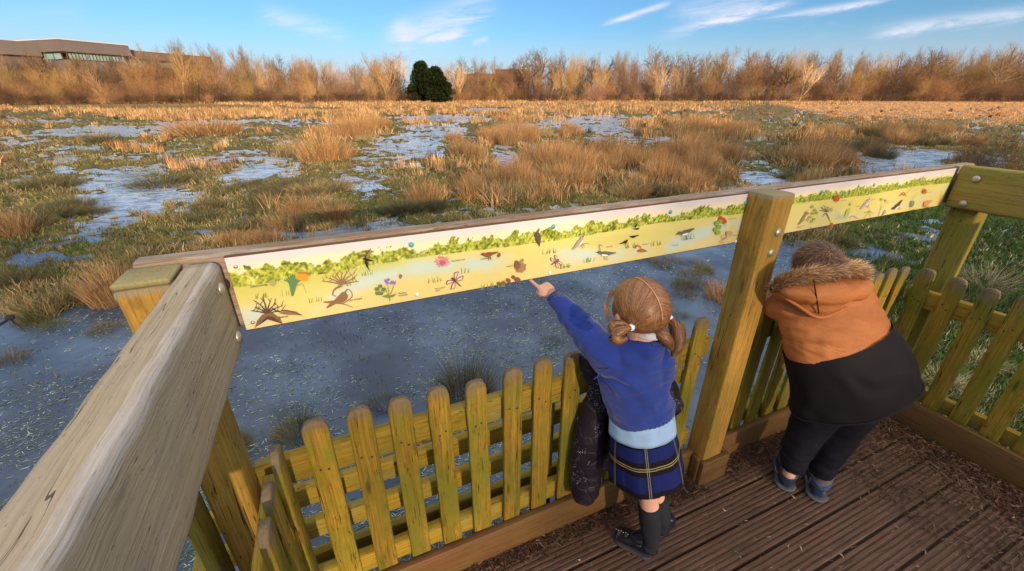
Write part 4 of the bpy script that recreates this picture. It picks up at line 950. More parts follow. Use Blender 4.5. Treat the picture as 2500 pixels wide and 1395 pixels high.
def board(s0,s1,label,style,seed):
    root,o=troot('illustrated_board',(s0+s1)/2,T0,ZB,label,'sign')
    m=MB(); plank(m,np.array((s0,T0-.0005,(ZB+ZT)/2))-o,np.array((s1,T0-.0005,(ZB+ZT)/2))-o,(0,0,1),ZT-ZB+.004,.007,.0015,n=4,warp=0); m.build('backing',EDG,root)
    cell=.0021; ns=int((s1-s0)/cell); nz=int((ZT-ZB)/cell); S=np.linspace(s0+.001,s1-.001,ns+1); Zz=np.linspace(ZB+.001,ZT-.001,nz+1)
    ss,zz=np.meshgrid(S,Zz); ss=ss.ravel(); zz=zz.ravel(); V=np.stack([ss,np.full_like(ss,T0-.0048),zz],1)-o
    i=np.arange(nz)[:,None]*(ns+1); j=np.arange(ns)[None]; q=np.stack([i+j,i+j+1,i+j+ns+2,i+j+ns+1],-1).reshape(-1,4)
    global BASE; BASE=(V,[tuple(t_) for t_ in q.tolist()],art_colors(ss,zz,style))
    return root,o
class Art:
    def __init__(s): s.m=MB(); s.m.add(BASE[0],BASE[1],col=BASE[2]); s.k=0; s.o=None
    def P(s,px,py): a,z=pan(px,py,T0-.005); return np.array([a,0,z])
    def lay(s): s.k+=1; return -.0052-.000012*s.k
    def poly(s,pts,c):
        y=s.lay(); V=[s.P(*p) for p in pts]; V=np.array(V); V[:,1]=T0+y; n=len(V)
        cen=V.mean(0); V=np.vstack([V,cen]); s.m.add(V-s.o,[(i,(i+1)%n,n) for i in range(n)],col=c)
    def line(s,pts,w,c,taper=.35):
        y=s.lay(); P=np.array([s.P(*p) for p in pts]); 
        if len(P)>2: P=catmull(P,len(P)*3)
        n=len(P); T=np.gradient(P,axis=0); N=np.stack([-T[:,2],0*T[:,0],T[:,0]],1); N/=np.linalg.norm(N,axis=1)[:,None]+1e-9
        d=1.25; ww=(w*d/F_PX/2*np.linspace(1,taper,n))[:,None]; V=np.stack([P-N*ww,P+N*ww],1).reshape(-1,3); V[:,1]=T0+y
        s.m.add(V-s.o,[(2*i,2*i+1,2*i+3,2*i+2) for i in range(n-1)],col=c)
    def blob(s,cx,cy,rx,ry,c,rotd=0,wob=.15,n=14):
        a=math.radians(rotd); pts=[]
        for k in range(n):
            q=2*PI*k/n; r=1+random.uniform(-wob,wob); x=math.cos(q)*rx*r; y=math.sin(q)*ry*r; pts.append((cx+x*math.cos(a)-y*math.sin(a),cy+x*math.sin(a)+y*math.cos(a)))
        s.poly(pts,c)
    def grass(s,cx,cy,w,h,n,c):
        for _ in range(n):
            x=cx+random.uniform(-w,w); s.line([(x,cy-(x-cx)*.15),(x+random.uniform(-4,4),cy-(x-cx)*.15-h*random.uniform(.5,1))],1.3,tuple(q*random.uniform(.8,1.2) for q in c))
def words(a,txt,px,py,wpx,font_h,c=(.05,.04,.03)):
    """small caption printed on the board"""
    cu=bpy.data.curves.new('t','FONT'); cu.body=txt; cu.size=1; to=bpy.data.objects.new('t',cu); C.objects.link(to); bpy.context.view_layer.update()
    me=bpy.data.meshes.new_from_object(to.evaluated_get(bpy.context.evaluated_depsgraph_get())); bpy.data.objects.remove(to)
    v=np.array([p.co[:] for p in me.vertices]); f=[tuple(p.vertices) for p in me.polygons]
    p0=a.P(px,py); p1=a.P(px+wpx,py-wpx*.13); w=(v[:,0].max()-v[:,0].min()); sc_=abs(p1[0]-p0[0])/w; hh=font_h*1.2/F_PX
    V=np.stack([p0[0]+(v[:,0]-v[:,0].min())*sc_,np.full(len(v),T0+a.lay()),p0[2]+v[:,1]*hh],1)-a.o; a.m.add(V,f,col=c); bpy.data.meshes.remove(me)
DK_=(.02,.014,.012); BRN=(.17,.09,.05); RED=(.45,.09,.03)
def bird(a,cx,cy,s,c,belly=None,flip=1,ang=-20,leg=True,tail=1.0,beak=1.0):
    R=lambda x,y:(cx+flip*s*(x*math.cos(math.radians(ang))-y*math.sin(math.radians(ang))),cy+s*(x*math.sin(math.radians(ang))+y*math.cos(math.radians(ang))))
    if leg:
        for q in(-.1,.2): a.line([R(q,.3),R(q+.05,.75),R(q-.15,.95)],1.3,DK_)
    a.poly([R(-1.0-.8*tail,.05),R(-1.0-.7*tail,.18),R(-.5,.28),R(0,.42),R(.5,.30),R(.75,0),R(.70,-.25),R(.45,-.30),R(0,-.30),R(-.6,-.12)],c)
    if belly: a.poly([R(-.3,.30),R(0,.40),R(.5,.28),R(.68,.05),R(.4,.08),R(0,.15)],belly)
    a.poly([R(.5,-.1),R(.58,-.42),R(.82,-.50),R(.98,-.32),R(.92,-.08),R(.7,.05)],c); a.poly([R(.94,-.34),R(1.0+.35*beak,-.30),R(.95,-.20)],DK_)
def swallow(a,cx,cy,s,c=DK_,l=(.28,.17,.14)):
    a.poly([(cx-.2*s,cy-.05*s),(cx-.05*s,cy-.6*s),(cx+.55*s,cy-1.25*s),(cx+.5*s,cy-.8*s),(cx+.15*s,cy-.1*s)],l); a.poly([(cx-.1*s,cy+.05*s),(cx+.15*s,cy+.1*s),(cx+.25*s,cy+.7*s),(cx+.45*s,cy+1.35*s),(cx+.05*s,cy+.8*s),(cx-.15*s,cy+.3*s)],c)
    a.line([(cx-.1*s,cy-.1*s),(cx+.05*s,cy-.55*s),(cx+.55*s,cy-1.25*s)],2.2,c); a.poly([(cx-.35*s,cy-.12*s),(cx,cy-.18*s),(cx+.5*s,cy+.02*s),(cx+.95*s,cy+.12*s),(cx+.45*s,cy+.22*s),(cx,cy+.12*s),(cx-.25*s,cy+.02*s)],c)
def twigs_(a,cx,cy,s,n,c=(.16,.09,.06)):
    for k in range(n):
        q=-PI*(.08+.84*k/(n-1)); L_=s*random.uniform(.7,1.1); x1,y1=cx+math.cos(q)*L_*.55,cy+math.sin(q)*L_*.5; x2,y2=cx+math.cos(q)*L_*1.25,cy+math.sin(q)*L_*.85
        a.line([(cx,cy),(x1,y1),(x2,y2)],3.2,c,.3)
        for t_ in (.4,.8): xx,yy=x1+(x2-x1)*t_,y1+(y2-y1)*t_; a.line([(xx,yy),(xx+random.uniform(-.25,.35)*s,yy-random.uniform(.15,.4)*s)],1.6,c)
def dragonfly(a,cx,cy,s,ang,c=(.13,.06,.07)):
    A_=lambda x,y:(cx+s*(x*math.cos(ang)-y*math.sin(ang)),cy+s*(x*math.sin(ang)+y*math.cos(ang)))
    for w in ((-.2,-1.1,.15),(.15,-1.15,.1),(-.2,1.05,.15),(.15,1.1,.1)):
        x0,y0,_=w; tip=A_(x0*2.2,y0); m1=A_(x0*2.2-.22,y0*.55); m2=A_(x0*2.2+.18,y0*.55); a.poly([A_(0,0),m1,tip,m2],(.72,.52,.50)); a.line([A_(0,0),m1,tip],1.3,c,1); a.line([A_(0,0),m2,tip],1.3,c,1)
    a.line([A_(-.35,0),A_(.1,0),A_(1.0,0)],4.2,c,.5); a.blob(*A_(-.38,0),3.3,3.3,c)
def finish(a,root): 
    o=a.m.build('printed_scene',SG,root,False); return o
def screw(root,o,px,py,c=STEEL,r=.0042,nm='screw'):
    s_q,z_q=pan(px,py,T0-.006); b=bolt(root,o,(s_q,T0-.0052,z_q),(0,-1,0),r); b.name=nm; b.data.materials.clear(); b.data.materials.append(c); return b
root,o=board(-.222,1.262,'long printed board of marsh birds and plants between the left corner and the middle post',0,1)
a=Art(); a.o=o
for gx_,gy_ in ((640,728),(700,722),(770,738),(840,700),(900,672),(960,640),(1010,630),(1060,690),(1130,668),(1230,700),(1440,640),(1540,605),(1600,600),(1680,585),(930,715),(1190,705),(1340,620),(1380,655)): a.grass(gx_,gy_,16,16,9,(.22,.30,.07))
twigs_(a,652,765,42,8,(.10,.06,.05)); a.poly([(640,768),(628,782),(622,800),(634,790),(650,772),(668,772),(690,790),(684,776),(664,762)],(.20,.12,.07)); a.poly([(680,764),(700,757),(722,760),(740,770),(720,768),(700,768)],(.25,.15,.09)); a.line([(664,752),(680,760),(700,757),(735,768)],2,DK_)
words(a,'Bladderwort',682,777,22,6)
words(a,'Dullwort borage',612,702,42,6); a.blob(666,690,9,9,(.34,.36,.12)); 
for k in range(9): a.line([(714,722),(706+k*2.4,690),(694+k*5,668+abs(k-4)*4)],3.2,(.10,.22,.10),.6)
a.line([(720,700),(738,693),(748,715)],1.5,(.2,.28,.1))
for p in ((732,674,9,7),(744,670,9,8),(739,680,8,6),(748,679,6,6)): a.blob(*p,(.80,.30,.03))
a.poly([(728,664),(740,663),(752,664),(758,675),(748,669),(734,668)],(.36,.20,.05))
twigs_(a,834,694,42,9,(.26,.15,.09)); a.line([(834,697),(818,705),(812,718),(820,723)],4,(.26,.15,.09)); 
a.poly([(788,736),(800,735),(815,733),(826,722),(836,712),(845,714),(850,722),(846,732),(835,738),(818,742),(800,752),(796,750),(806,740),(790,738)],(.24,.13,.08)); a.line([(842,714),(848,706),(856,709)],3,(.24,.13,.08)); a.line([(818,739),(840,742),(862,750)],2,(.20,.11,.07)); a.line([(856,709),(860,722),(848,734),(836,740)],1.4,(.2,.11,.07),1)
words(a,'Dark throated',852,735,32,6)
swallow(a,893,633,22)
for x,y in ((920,705),(928,698),(936,706),(930,716),(922,716)): a.blob(x,y,6,4.5,(.13,.20,.07))
a.line([(952,735),(948,718),(940,708)],1.6,(.2,.26,.08)); a.line([(952,735),(948,705),(946,690)],1.6,(.2,.26,.08)); a.line([(953,718),(960,700),(966,684)],1.6,(.2,.26,.08))
for x,y in ((942,685),(948,682),(945,690),(958,688),(962,690),(955,691)): a.blob(x,y,4.5,3.5,(.26,.17,.50))
a.blob(977,674,4,6,(.30,.16,.06)); a.poly([(932,724),(945,718),(954,722),(968,716),(960,724),(948,727)],(.17,.24,.07)); words(a,'Meadow\ncranesbill',972,718,21,5)
for k in range(26):
    q=2*PI*k/26; a.line([(1079,640),(1079+math.cos(q)*random.uniform(14,22),638+math.sin(q)*random.uniform(11,17))],2.6,(.62,.24,.27),.5)
a.blob(1079,640,7,6,(.42,.12,.16)); words(a,'Devilsbit rose',1102,639,32,5)
dragonfly(a,1110,685,20,.75); words(a,'Four spotted\nchaser',1062,706,24,4.5)
bird(a,1192,620,17,(.24,.08,.04),None,-1,18,True,.5,.6); a.blob(1217,622,3.5,6,(.22,.10,.06),20); words(a,'Snowflake wader',1172,634,28,5)
a.blob(1270,652,14,13,(.34,.19,.11)); a.blob(1262,646,8,11,(.20,.10,.06)); a.line([(1268,640),(1276,632),(1272,650)],4,(.26,.28,.08))
for x,y,r in ((1240,684,6),(1228,690,5),(1252,676,5),(1262,682,7),(1222,692,3),(1216,691,4)): a.blob(x,y,r,r*.9,(.20,.10,.06))
words(a,'Toadstool',1234,652,16,4.5)
swallow(a,1308,575,15,DK_,(.20,.15,.15)); a.line([(1280,571),(1290,568),(1300,570)],2,(.3,.27,.27)); a.poly([(1306,566),(1316,568),(1319,584),(1316,602),(1310,592),(1304,575)],(.10,.07,.07))
dragonfly(a,1356,638,14,2.5,(.20,.10,.09)); words(a,'Emperor fly',1374,652,19,4.5)
bird(a,1412,592,17,(.33,.32,.32),(.7,.68,.62),1,-42,True,.5,1.2); words(a,'Heron',1424,596,13,4.5)
bird(a,1477,618,18,(.12,.14,.11),(.82,.80,.74),-1,8,True,.5,1.0); a.line([(1463,610),(1462,597),(1470,601)],1.6,DK_); words(a,'Lapwing',1478,604,15,4.5)
bird(a,1524,590,8,DK_,None,1,-20,True); bird(a,1545,577,8,DK_,None,-1,20,False); a.poly([(1547,553),(1556,540),(1553,548),(1548,557)],DK_); bird(a,1553,558,6,DK_,None,1,0,False); a.blob(1555,527,3,2.5,(.3,.33,.38))
a.line([(1548,606),(1554,599),(1562,603),(1563,613)],4,(.45,.13,.04)); a.poly([(1556,610),(1566,606),(1580,613),(1568,615),(1556,615)],(.45,.13,.04)); words(a,'Mudwort',1566,598,16,4.5)
bird(a,1672,566,18,(.14,.13,.10),(.8,.77,.68),-1,28,True,.35,1.4); words(a,'Snipe',1640,600,14,4.5); words(a,'Jack snipe',1668,585,20,4.5)
for x,y in ((1748,545),(1753,553),(1745,560),(1750,567),(1756,540)): a.blob(x,y,6,5.5,(.26,.36,.06))
for x,y,r in ((1757,532,4),(1767,540,5),(1764,534,3)): a.blob(x,y,r,r*1.2,(.62,.06,.03))
a.line([(1767,546),(1768,556)],1.5,(.2,.1,.05)); a.blob(1778,570,8,7,(.50,.36,.22)); a.line([(1772,578),(1762,582),(1758,576),(1770,572)],2,(.40,.27,.16)); a.line([(1772,580),(1758,588),(1756,592),(1770,590)],2.4,(.42,.30,.2)); words(a,'Rose hip',1776,536,17,4.5); words(a,'Acorn',1786,576,13,4.5)
finish(a,root)
for x,y in ((575,652),(617,788)): screw(root,o,x,y)
TEAL=simple('teal_board_stud',(.10,.33,.42),.45,.4); PALE=simple('pale_board_stud',(.72,.72,.72),.35,.5); LIL=simple('grey_lilac_stud',(.30,.29,.40),.45)
for x,y in ((1004,598),(1351,554),(1637,518),(1820,496)): screw(root,o,x,y,TEAL,.0068,'stud')
for x,y in ((1019,720),(1343,667),(1797,590)): screw(root,o,x,y,PALE,.0058,'stud')
root,o=board(1.368,2.567,'shorter printed board of marsh birds and plants between the middle post and right corner',1,2)
a=Art(); a.o=o
for k in range(150):
    x=1945+k*2.62; y=493-(x-1945)*.145+random.uniform(-8,3); a.line([(x,y+5),(x+random.uniform(2,6),y-random.uniform(2,7))],1.6,(.20,.26,.03))
bird(a,1962,531,15,(.32,.20,.12),(.7,.66,.3),1,-48,True,.7,.4); a.blob(1971,521,2.6,2.6,(.55,.12,.04)); words(a,'Grey partridge\nin stubble',1944,555,20,3.6)
for x,y in ((1982,505),(1988,513),(1983,521),(1977,530),(1993,520),(1980,540),(1986,535)): a.blob(x,y,4,3.6,(.33,.40,.05),0,.3,8)
twigs_(a,2017,517,17,6,(.20,.14,.08)); a.line([(2016,520),(2022,532),(2026,542)],3.4,(.20,.14,.09)); a.line([(2014,521),(2006,530)],3.4,(.22,.17,.1)); a.blob(2029,548,3.2,4.6,(.60,.10,.03))
a.blob(2041,485,8,8,(.50,.09,.02)); a.line([(2048,484),(2058,478)],1.5,(.3,.3,.06)); words(a,'Wild poppy',2050,491,16,3.6)
for k in range(12): a.line([(2040+k*2.4,536),(2042+k*2.4,520+random.uniform(-5,4))],1.6,(.35,.50,.50))
a.poly([(2060,530),(2066,512),(2075,508),(2070,528)],(.42,.52,.08)); a.line([(2072,534),(2080,527),(2094,535)],2.6,(.35,.22,.16)); words(a,'Reed warbler',2066,543,19,3.6)
a.line([(2073,503),(2076,494),(2080,485)],1.4,(.25,.25,.12)); a.blob(2074,499,3,3,(.35,.38,.25))
bird(a,2112,498,13,(.45,.38,.40),(.7,.66,.6),1,-38,True,.5,.8); a.line([(2118,492),(2121,485),(2125,485)],1.8,(.4,.38,.38)); words(a,'Bittern',2126,489,10,3.6); words(a,'Curlew',2088,505,10,3.6)
a.line([(2104,540),(2110,530),(2120,517),(2121,509)],2.4,(.28,.19,.12)); a.line([(2109,520),(2121,516),(2131,521)],2,(.28,.19,.12)); a.line([(2121,516),(2124,535)],2,(.28,.19,.12))
a.line([(2143,528),(2148,512),(2152,496)],3,(.42,.24,.08)); a.line([(2148,512),(2157,502)],2,(.42,.24,.08)); a.blob(2151,487,3.6,3.6,(.35,.42,.10)); a.blob(2161,490,3,3,(.35,.33,.30)); words(a,'Oak gall',2158,497,11,3.6)
bird(a,2157,520,7,(.40,.33,.36),None,1,-48,False,.5,.5)
bird(a,2188,503,13,(.10,.06,.05),(.85,.82,.75),-1,52,True,.7,.5); words(a,'Pied wagtail',2176,523,16,3.6)
a.line([(2200,474),(2206,477),(2212,471),(2222,462),(2230,453)],2.2,(.25,.16,.08)); a.line([(2195,479),(2204,470),(2212,480)],4,(.55,.15,.04)); words(a,'Fox moth',2226,466,11,3.6)
a.blob(2225,498,5,9,(.24,.26,.16),20); a.line([(2226,488),(2231,478),(2238,470)],1.8,(.25,.28,.12)); a.line([(2222,505),(2216,518)],1.6,(.2,.18,.12)); words(a,'Kingfisher',2220,514,14,3.6)
a.blob(2255,467,5.5,6,(.48,.12,.05)); a.line([(2254,461),(2256,452)],1.4,(.2,.2,.05)); words(a,'Hawthorn',2261,471,12,3.6)
a.poly([(2252,505),(2254,493),(2264,489),(2276,489),(2268,496),(2262,503)],(.62,.28,.14)); a.line([(2254,505),(2262,506),(2268,503)],1.2,DK_); words(a,'Robin',2256,506,12,3.6)
for k in range(10): a.line([(2292+random.uniform(-5,5),500+random.uniform(-3,3)),(2300+random.uniform(-6,8),480+random.uniform(-18,5))],1.6,(.38,.24,.08))
a.line([(2282,446),(2287,438),(2303,426)],2.2,(.12,.14,.06)); a.line([(2285,450),(2290,446),(2303,441)],2.2,(.12,.14,.06)); a.line([(2283,432),(2284,448)],1.4,(.12,.14,.06))
finish(a,root)
screw(root,o,2006,469,TEAL,.0075,'stud')
for x,y in ((2134,452),(2247,437),(2337,427)): screw(root,o,x,y,LIL,.0066,'stud')
for x,y in ((1980,557),(2306,503)): screw(root,o,x,y)
# ------------------------------------------------------------------ people
SKIN=Mat('skin',.55,.35); SKIN.col((.72,.40,.29)); SKIN.b.inputs['Subsurface Weight'].default_value=.15; SKIN.b.inputs['Subsurface Radius'].default_value=(.02,.008,.004); SKIN=SKIN.m
def knit(name,c,rib=False,axis='gc'):
    M=Mat(name,.85,.15); M.b.inputs['Sheen Weight'].default_value=.25; M.b.inputs['Sheen Roughness'].default_value=.5
    oc=M.objc(); n=M.noise(oc,9,3); f=M.noise(oc,420,2)
    M.col(M.mix((n*.5+f*.5).ss(.3,.7),tuple(x*.72 for x in c),c))
    if rib:
        g=M.sep(M.attr('gc').outputs['Vector']); M.bump((g[0]*PI*2*44).sin()*.5+f*.2,.9,.003)
    else: M.bump(f*.6+n*.4,.35,.0015)
    return M.m
def cloth(name,c,rough=.75,spec=.2,fine=300,b=.25,dk=.7):
    M=Mat(name,rough,spec); oc=M.objc(); n=M.noise(oc,7,4); f=M.noise(oc,fine,2)
    M.col(M.mix(n.ss(.3,.7),tuple(x*dk for x in c),c)); M.bump(f*.5+n*.5,b,.002); return M.m
BLUE=knit('royal_blue_knit',(.022,.05,.30)); BLUER=knit('royal_blue_rib',(.022,.05,.31),True)
SHIRT=cloth('pale_blue_shirt',(.36,.55,.86),.8); WHITE=cloth('white_collar',(.72,.76,.90),.7)
SOCK=cloth('grey_sock',(.030,.032,.042),.9,.1,500,.4); SHOE=cloth('black_shoe_leather',(.012,.014,.028),.35,.5,80,.15); SOLE=simple('shoe_sole',(.07,.06,.065),.7)
QUILT=None
M=Mat('quilted_navy_nylon',.5,.35); oc=M.objc(); e=M.vor(M.map(oc,(1,1,1.0)),14,'DISTANCE_TO_EDGE'); sp_=M.vor(oc,190,'F1','Distance'); pch=M.noise(oc,9,2)
spk=(sp_.lt(.17))*(pch.gt(.57)); M.col(M.mix(spk,M.mix(pch,(.007,.005,.012),(.020,.012,.024)),(.75,.75,.85))); M.bump((e.mn(.06)*8+pch*.4),.35,.010); M.link((.5-spk*.3),M.b.inputs['Roughness']); QUILT=M.m
# tartan: blue ground, black bands, thin yellow double lines; gc = (around, down)
M=Mat('tartan',.8,.15); g=M.sep(M.attr('gc').outputs['Vector']); u=(g[0]*6.0+.18).fr(); v=g[1]
c=M.mix(((v-.14).ab().lt(.055)),(.010,.017,.115),(.006,.005,.010)); 
for cv,wd in ((.50,.11),(.97,.07)): c=M.mix((v-cv).ab().lt(wd),c,(.008,.007,.014))
c=M.mix(((u-.55).ab().lt(.10))*.55,c,(.010,.010,.022))
for off_ in (-.018,.018):
    c=M.mix((v-.50-off_).ab().lt(.0055)*.95,c,(.45,.35,.10)); c=M.mix((u-.55-off_*1.3).ab().lt(.0085)*.75,c,(.30,.30,.16))
f=M.noise(M.objc(),500,2); M.link(M.mix(1.0,c,M.mix(f,(.6,.6,.6),(1.35,1.35,1.35)),'MULTIPLY'),M.b.inputs['Base Color']); M.bump(f,.3,.001); TARTAN=M.m
def hairmat(name,a,b,c_):
    M=Mat(name,.42,.45); M.link(M.attr('col').outputs['Color'],M.b.inputs['Base Color']); return M.m
HAIRG=hairmat('light_brown_hair',0,0,0); HAIRB=HAIRG
SCALPG=simple('hair_base_brown',(.20,.092,.04),.6); SCALPB=simple('hair_base_dark',(.07,.035,.02),.8)
def strands(A,paths,wid,cols,nrm=None,taper=.3):
    """paths (n,k,3): flat hair locks facing outward along nrm (n,k,3)"""
    P=np.asarray(paths,float); n,k,_=P.shape; T=np.gradient(P,axis=1); S=np.cross(T,nrm); S/=np.linalg.norm(S,axis=2)[...,None]+1e-9
    w=np.linspace(1,taper,k)[None,:,None]*(np.asarray(wid).reshape(-1,1,1) if np.ndim(wid) else wid)/2
    V=np.stack([P-S*w,P+S*w],2).reshape(-1,3); b=(np.arange(n)*2*k)[:,None]; i=np.arange(k-1)[None]*2
    q=np.stack([b+i,b+i+1,b+i+3,b+i+2],-1).reshape(-1,4); A.add(V,q,np.zeros((0,3),int),np.repeat(cols,2*k,axis=0))
def unit(v): v=np.asarray(v,float); return v/np.linalg.norm(v)
def hand(mb,wrist,dir_,palmn,L=.105,curl=(0.1,1.3,1.45,1.5),thumb=.9,flip=1):
    """palm + five fingers; dir_: wrist to knuckles; palmn: palm normal; curl per finger (radians per joint)"""
    d=unit(dir_); n=unit(palmn-np.dot(palmn,d)*d); s=np.cross(d,n)*flip; pl=L*.50
    for q in (-1.5,-.5,.5,1.5):
        tube(mb,[wrist+s*q*L*.045,wrist+d*pl*.5+s*q*L*.10,wrist+d*pl*1.0+s*q*L*.105],[L*.085,L*.10,L*.082],seg=8,n=4)
    for i,(q,fl) in enumerate(zip((1.5,.5,-.5,-1.5),(.46,.50,.47,.38))):
        p=wrist+d*pl*.98+s*q*L*.11; dd=d.copy(); pts=[p]; a=curl[i]
        for j,sg in enumerate((.44,.32,.24)):
            dd=unit(dd*math.cos(a*.9)+n*math.sin(a*.9)) if a>.01 else dd; 
            nn_=n; n2=unit(n-np.dot(n,dd)*dd) if abs(np.dot(n,dd))<.99 else -d
            p=p+dd*L*fl*sg; pts.append(p)
            if a>.01: # next joint turns in the plane of the finger
                r_=np.cross(d,n); dd=rot(dd,unit(r_),a*.75 if j<2 else 0)
                a=a*0+.0001 if False else a
                a_=a; a=0 if False else a
                a=.0
        tube(mb,pts,[L*.072,L*.066,L*.060,L*.048],seg=8,n=7)
    p=wrist+d*pl*.25+s*L*.14; tube(mb,[p,p+d*L*.16+s*L*.10+n*L*.06,p+d*L*.33*thumb+s*L*.08+n*L*.17,p+d*L*.46*thumb+s*L*.0+n*L*.22],[L*.085,L*.080,L*.068,L*.052],seg=8,n=7)
def head(mb,c,fwd,up,R):
    """child's head: cranium, jaw, cheeks, nose, lips, ears; R = half width"""
    f=unit(fwd); u_=unit(up-np.dot(up,f)*f); s=np.cross(f,u_); ax=[s,f,u_]
    e=lambda x,y,z,r: ball(mb,c+s*x*R+f*y*R+u_*z*R,[q*R for q in r],ax)
    e(0,-.04,.03,(.98,1.06,.99)); e(0,.32,-.52,(.72,.66,.62)); e(0,.5,-.95,(.34,.28,.22))
    for q in (-1,1):
        e(q*.42,.62,-.42,(.36,.34,.34)); e(q*1.0,-.02,-.22,(.12,.20,.30))
    e(0,1.12,-.30,(.14,.20,.14)); e(0,.98,-.14,(.10,.16,.26)); e(0,.92,-.66,(.26,.10,.07)); e(0,.90,-.76,(.22,.10,.07))
    tube(mb,[c-u_*R*.55-f*R*.12,c-u_*R*1.75-f*R*.25],[R*.52,R*.58],seg=14,n=4)
def eyes(root,o,c,fwd,up,R):
    f=unit(fwd); u_=unit(up-np.dot(up,f)*f); s=np.cross(f,u_)
    for q in (-1,1):
        m=MB(); p=c+s*q*.36*R+f*.86*R-u_*.08*R-o; ball(m,p,R*.135,col=(.8,.8,.8)); ball(m,p+f*R*.075,(R*.07,R*.07,R*.075),col=(.05,.03,.02)); m.build('eye',EYE,root)
        m=MB(); tube(m,[c+s*(q*.18)*R+f*1.0*R+u_*.18*R-o,c+s*(q*.38)*R+f*.98*R+u_*.24*R-o,c+s*(q*.56)*R+f*.84*R+u_*.16*R-o],[R*.03,R*.045,R*.02],seg=6,n=6,col=(.12,.06,.03)); m.build('eyebrow',HAIRG,root)
M=Mat('eye_white',.2,.6); M.link(M.attr('col').outputs['Color'],M.b.inputs['Base Color']); EYE=M.m
def Z(a,o): return [np.array(p)-o for p in a]
# ============================== the girl
go=Q(1575,1330,1.50); go[2]=0
girl=empty('person',go,0,label='girl in blue jumper and tartan skirt pointing at the illustrated board, hair in two bunches',cat='person')
hc=Q(1561,748,1.105); hf=np.array([-.42,.90,.02]); hu=np.array([-.08,-.10,1.]); HRd=.0735
body=MB(); head(body,hc-go,hf,hu,HRd*.93)
# hands and lower arms, legs: one continuous body
sh=Q(1492,875,1.17); el=Q(1412,795,1.225); wr=Q(1347,718,1.262); fg=Q(1322,695,1.285)
neck=Q(1582,832,1.135); chest=Q(1556,900,1.22); hip=Q(1562,1050,1.31)
tube(body,Z([neck,chest,Q(1550,980,1.27),hip,Q(1565,1110,1.35)],go),[.035,(.075,.06),(.075,.06),(.08,.065),(.07,.06)],seg=18,n=16,ref=(0,-1,0))
tube(body,Z([chest,sh,el,wr],go),[.04,.036,.027,.019],seg=12,n=14)
pd=unit(fg-wr); hand(body,wr-go-pd*.006,pd,unit(np.array([.15,.1,-1.])),L=.100,curl=(0,1.5,1.6,1.6),flip=1)
sr=Q(1618,878,1.19); er=Q(1606,948,1.30); wr2=Q(1592,930,1.40)
tube(body,Z([chest,sr,er,wr2],go),[.04,.036,.028,.019],seg=12,n=14); hand(body,wr2-go,unit(np.array([-.15,.6,.05])),np.array([0,0,-1.]),L=.10,curl=(.9,.9,.9,.9),flip=-1)
k1=Q(1583,1212,1.425); a1=Q(1590,1322,1.487); k2g=Q(1597,1200,1.50); a2=Q(1618,1277,1.55)
lh=Q(1570,1100,1.34)
tube(body,Z([lh,k1,Q(1588,1265,1.452),a1],go),[.055,.034,.034,.023],seg=14,n=14); tube(body,Z([Q(1590,1100,1.38),k2g,Q(1610,1240,1.53),a2],go),[.055,.034,.034,.023],seg=14,n=14)
remesh(body,'body',SKIN,girl,.0038,3)
eyes(girl,go,hc,hf,hu,HRd*.93)
# jumper
def folds(co,amp=.0035,sc=(11,11,30),sd=3):
    return amp*np.abs(n3(co,sc,sd))*1.6+amp*.8*n3(co,(22,22,26),sd+9)
sw=MB(); ch2=Q(1549,900,1.215)
tube(sw,Z([Q(1563,1000,1.292),Q(1551,965,1.262),Q(1541,930,1.235),Q(1543,885,1.20),Q(1556,856,1.168),Q(1576,835,1.138),Q(1581,822,1.128)],go),[(.098,.082),(.097,.08),(.094,.076),(.094,.074),(.086,.066),(.056,.05),(.040,.038)],seg=26,n=30,ref=(0,-1,0))
tube(sw,Z([Q(1530,895,1.205),Q(1487,868,1.175),Q(1441,822,1.195),Q(1400,777,1.222),Q(1368,741,1.245),Q(1356,727,1.254)],go),[.052,.054,.046,.037,.028,.025],seg=20,n=26)
tube(sw,Z([Q(1570,885,1.20),Q(1606,878,1.19),Q(1609,925,1.25),Q(1598,938,1.34),Q(1592,932,1.385)],go),[.05,.046,.04,.032,.026],seg=16,n=18)
def swd(co):
    w=co+go; dsh=np.linalg.norm(w-el,axis=1); arm=np.clip(1-dsh/.13,0,1)
    x,y,z=w[:,0],w[:,1],w[:,2]; diag=np.sin((z*1.0+x*1.15)*75+n3(co,(9,9,9),5)*3.2)
    back=np.clip(1-np.abs(z-.80)/.14,0,1)
    ring=np.sin(np.dot(w-sh,unit(wr-sh))*150+n3(co,(14,14,14),2)*2.5)
    return folds(co,.0042)+.0026*arm*ring+.0040*back*diag*np.clip(n3(co,(7,7,7),8)+.5,0,1)
remesh(sw,'jumper',BLUE,girl,.0042,5,swd)
def band(name,P0,P1,r0,r1,mat,seg=176,ribs=44,amp=.02,n=5,ref=(0,-1,0)):
    m=MB(); tube(m,Z([P0,P1],go),[r0,r1],seg=seg,n=n,ref=ref,ring=lambda u,a:1+amp*np.sin(a*ribs)*1.0); return m.build(name,mat,girl)
band('hem_band',Q(1563,984,1.286),Q(1565,1006,1.297),(.1005,.084),(.1005,.084),BLUER)
band('cuff',Q(1368,741,1.244),Q(1350,720,1.257),.0275,.0235,BLUER,96,24,.045,4,(0,0,1))
band('neck_band',Q(1579,832,1.134),Q(1582,821,1.127),(.047,.044),(.041,.038),BLUER,120,30,.02,4)
m=MB(); 
sm=[Q(1519,876,1.128),Q(1497,893,1.126),Q(1472,910,1.130),Q(1450,926,1.142)]
tube(m,Z(sm,go),[.0016]*4,seg=6,n=16); m.build('raglan_seam',BLUE,girl)
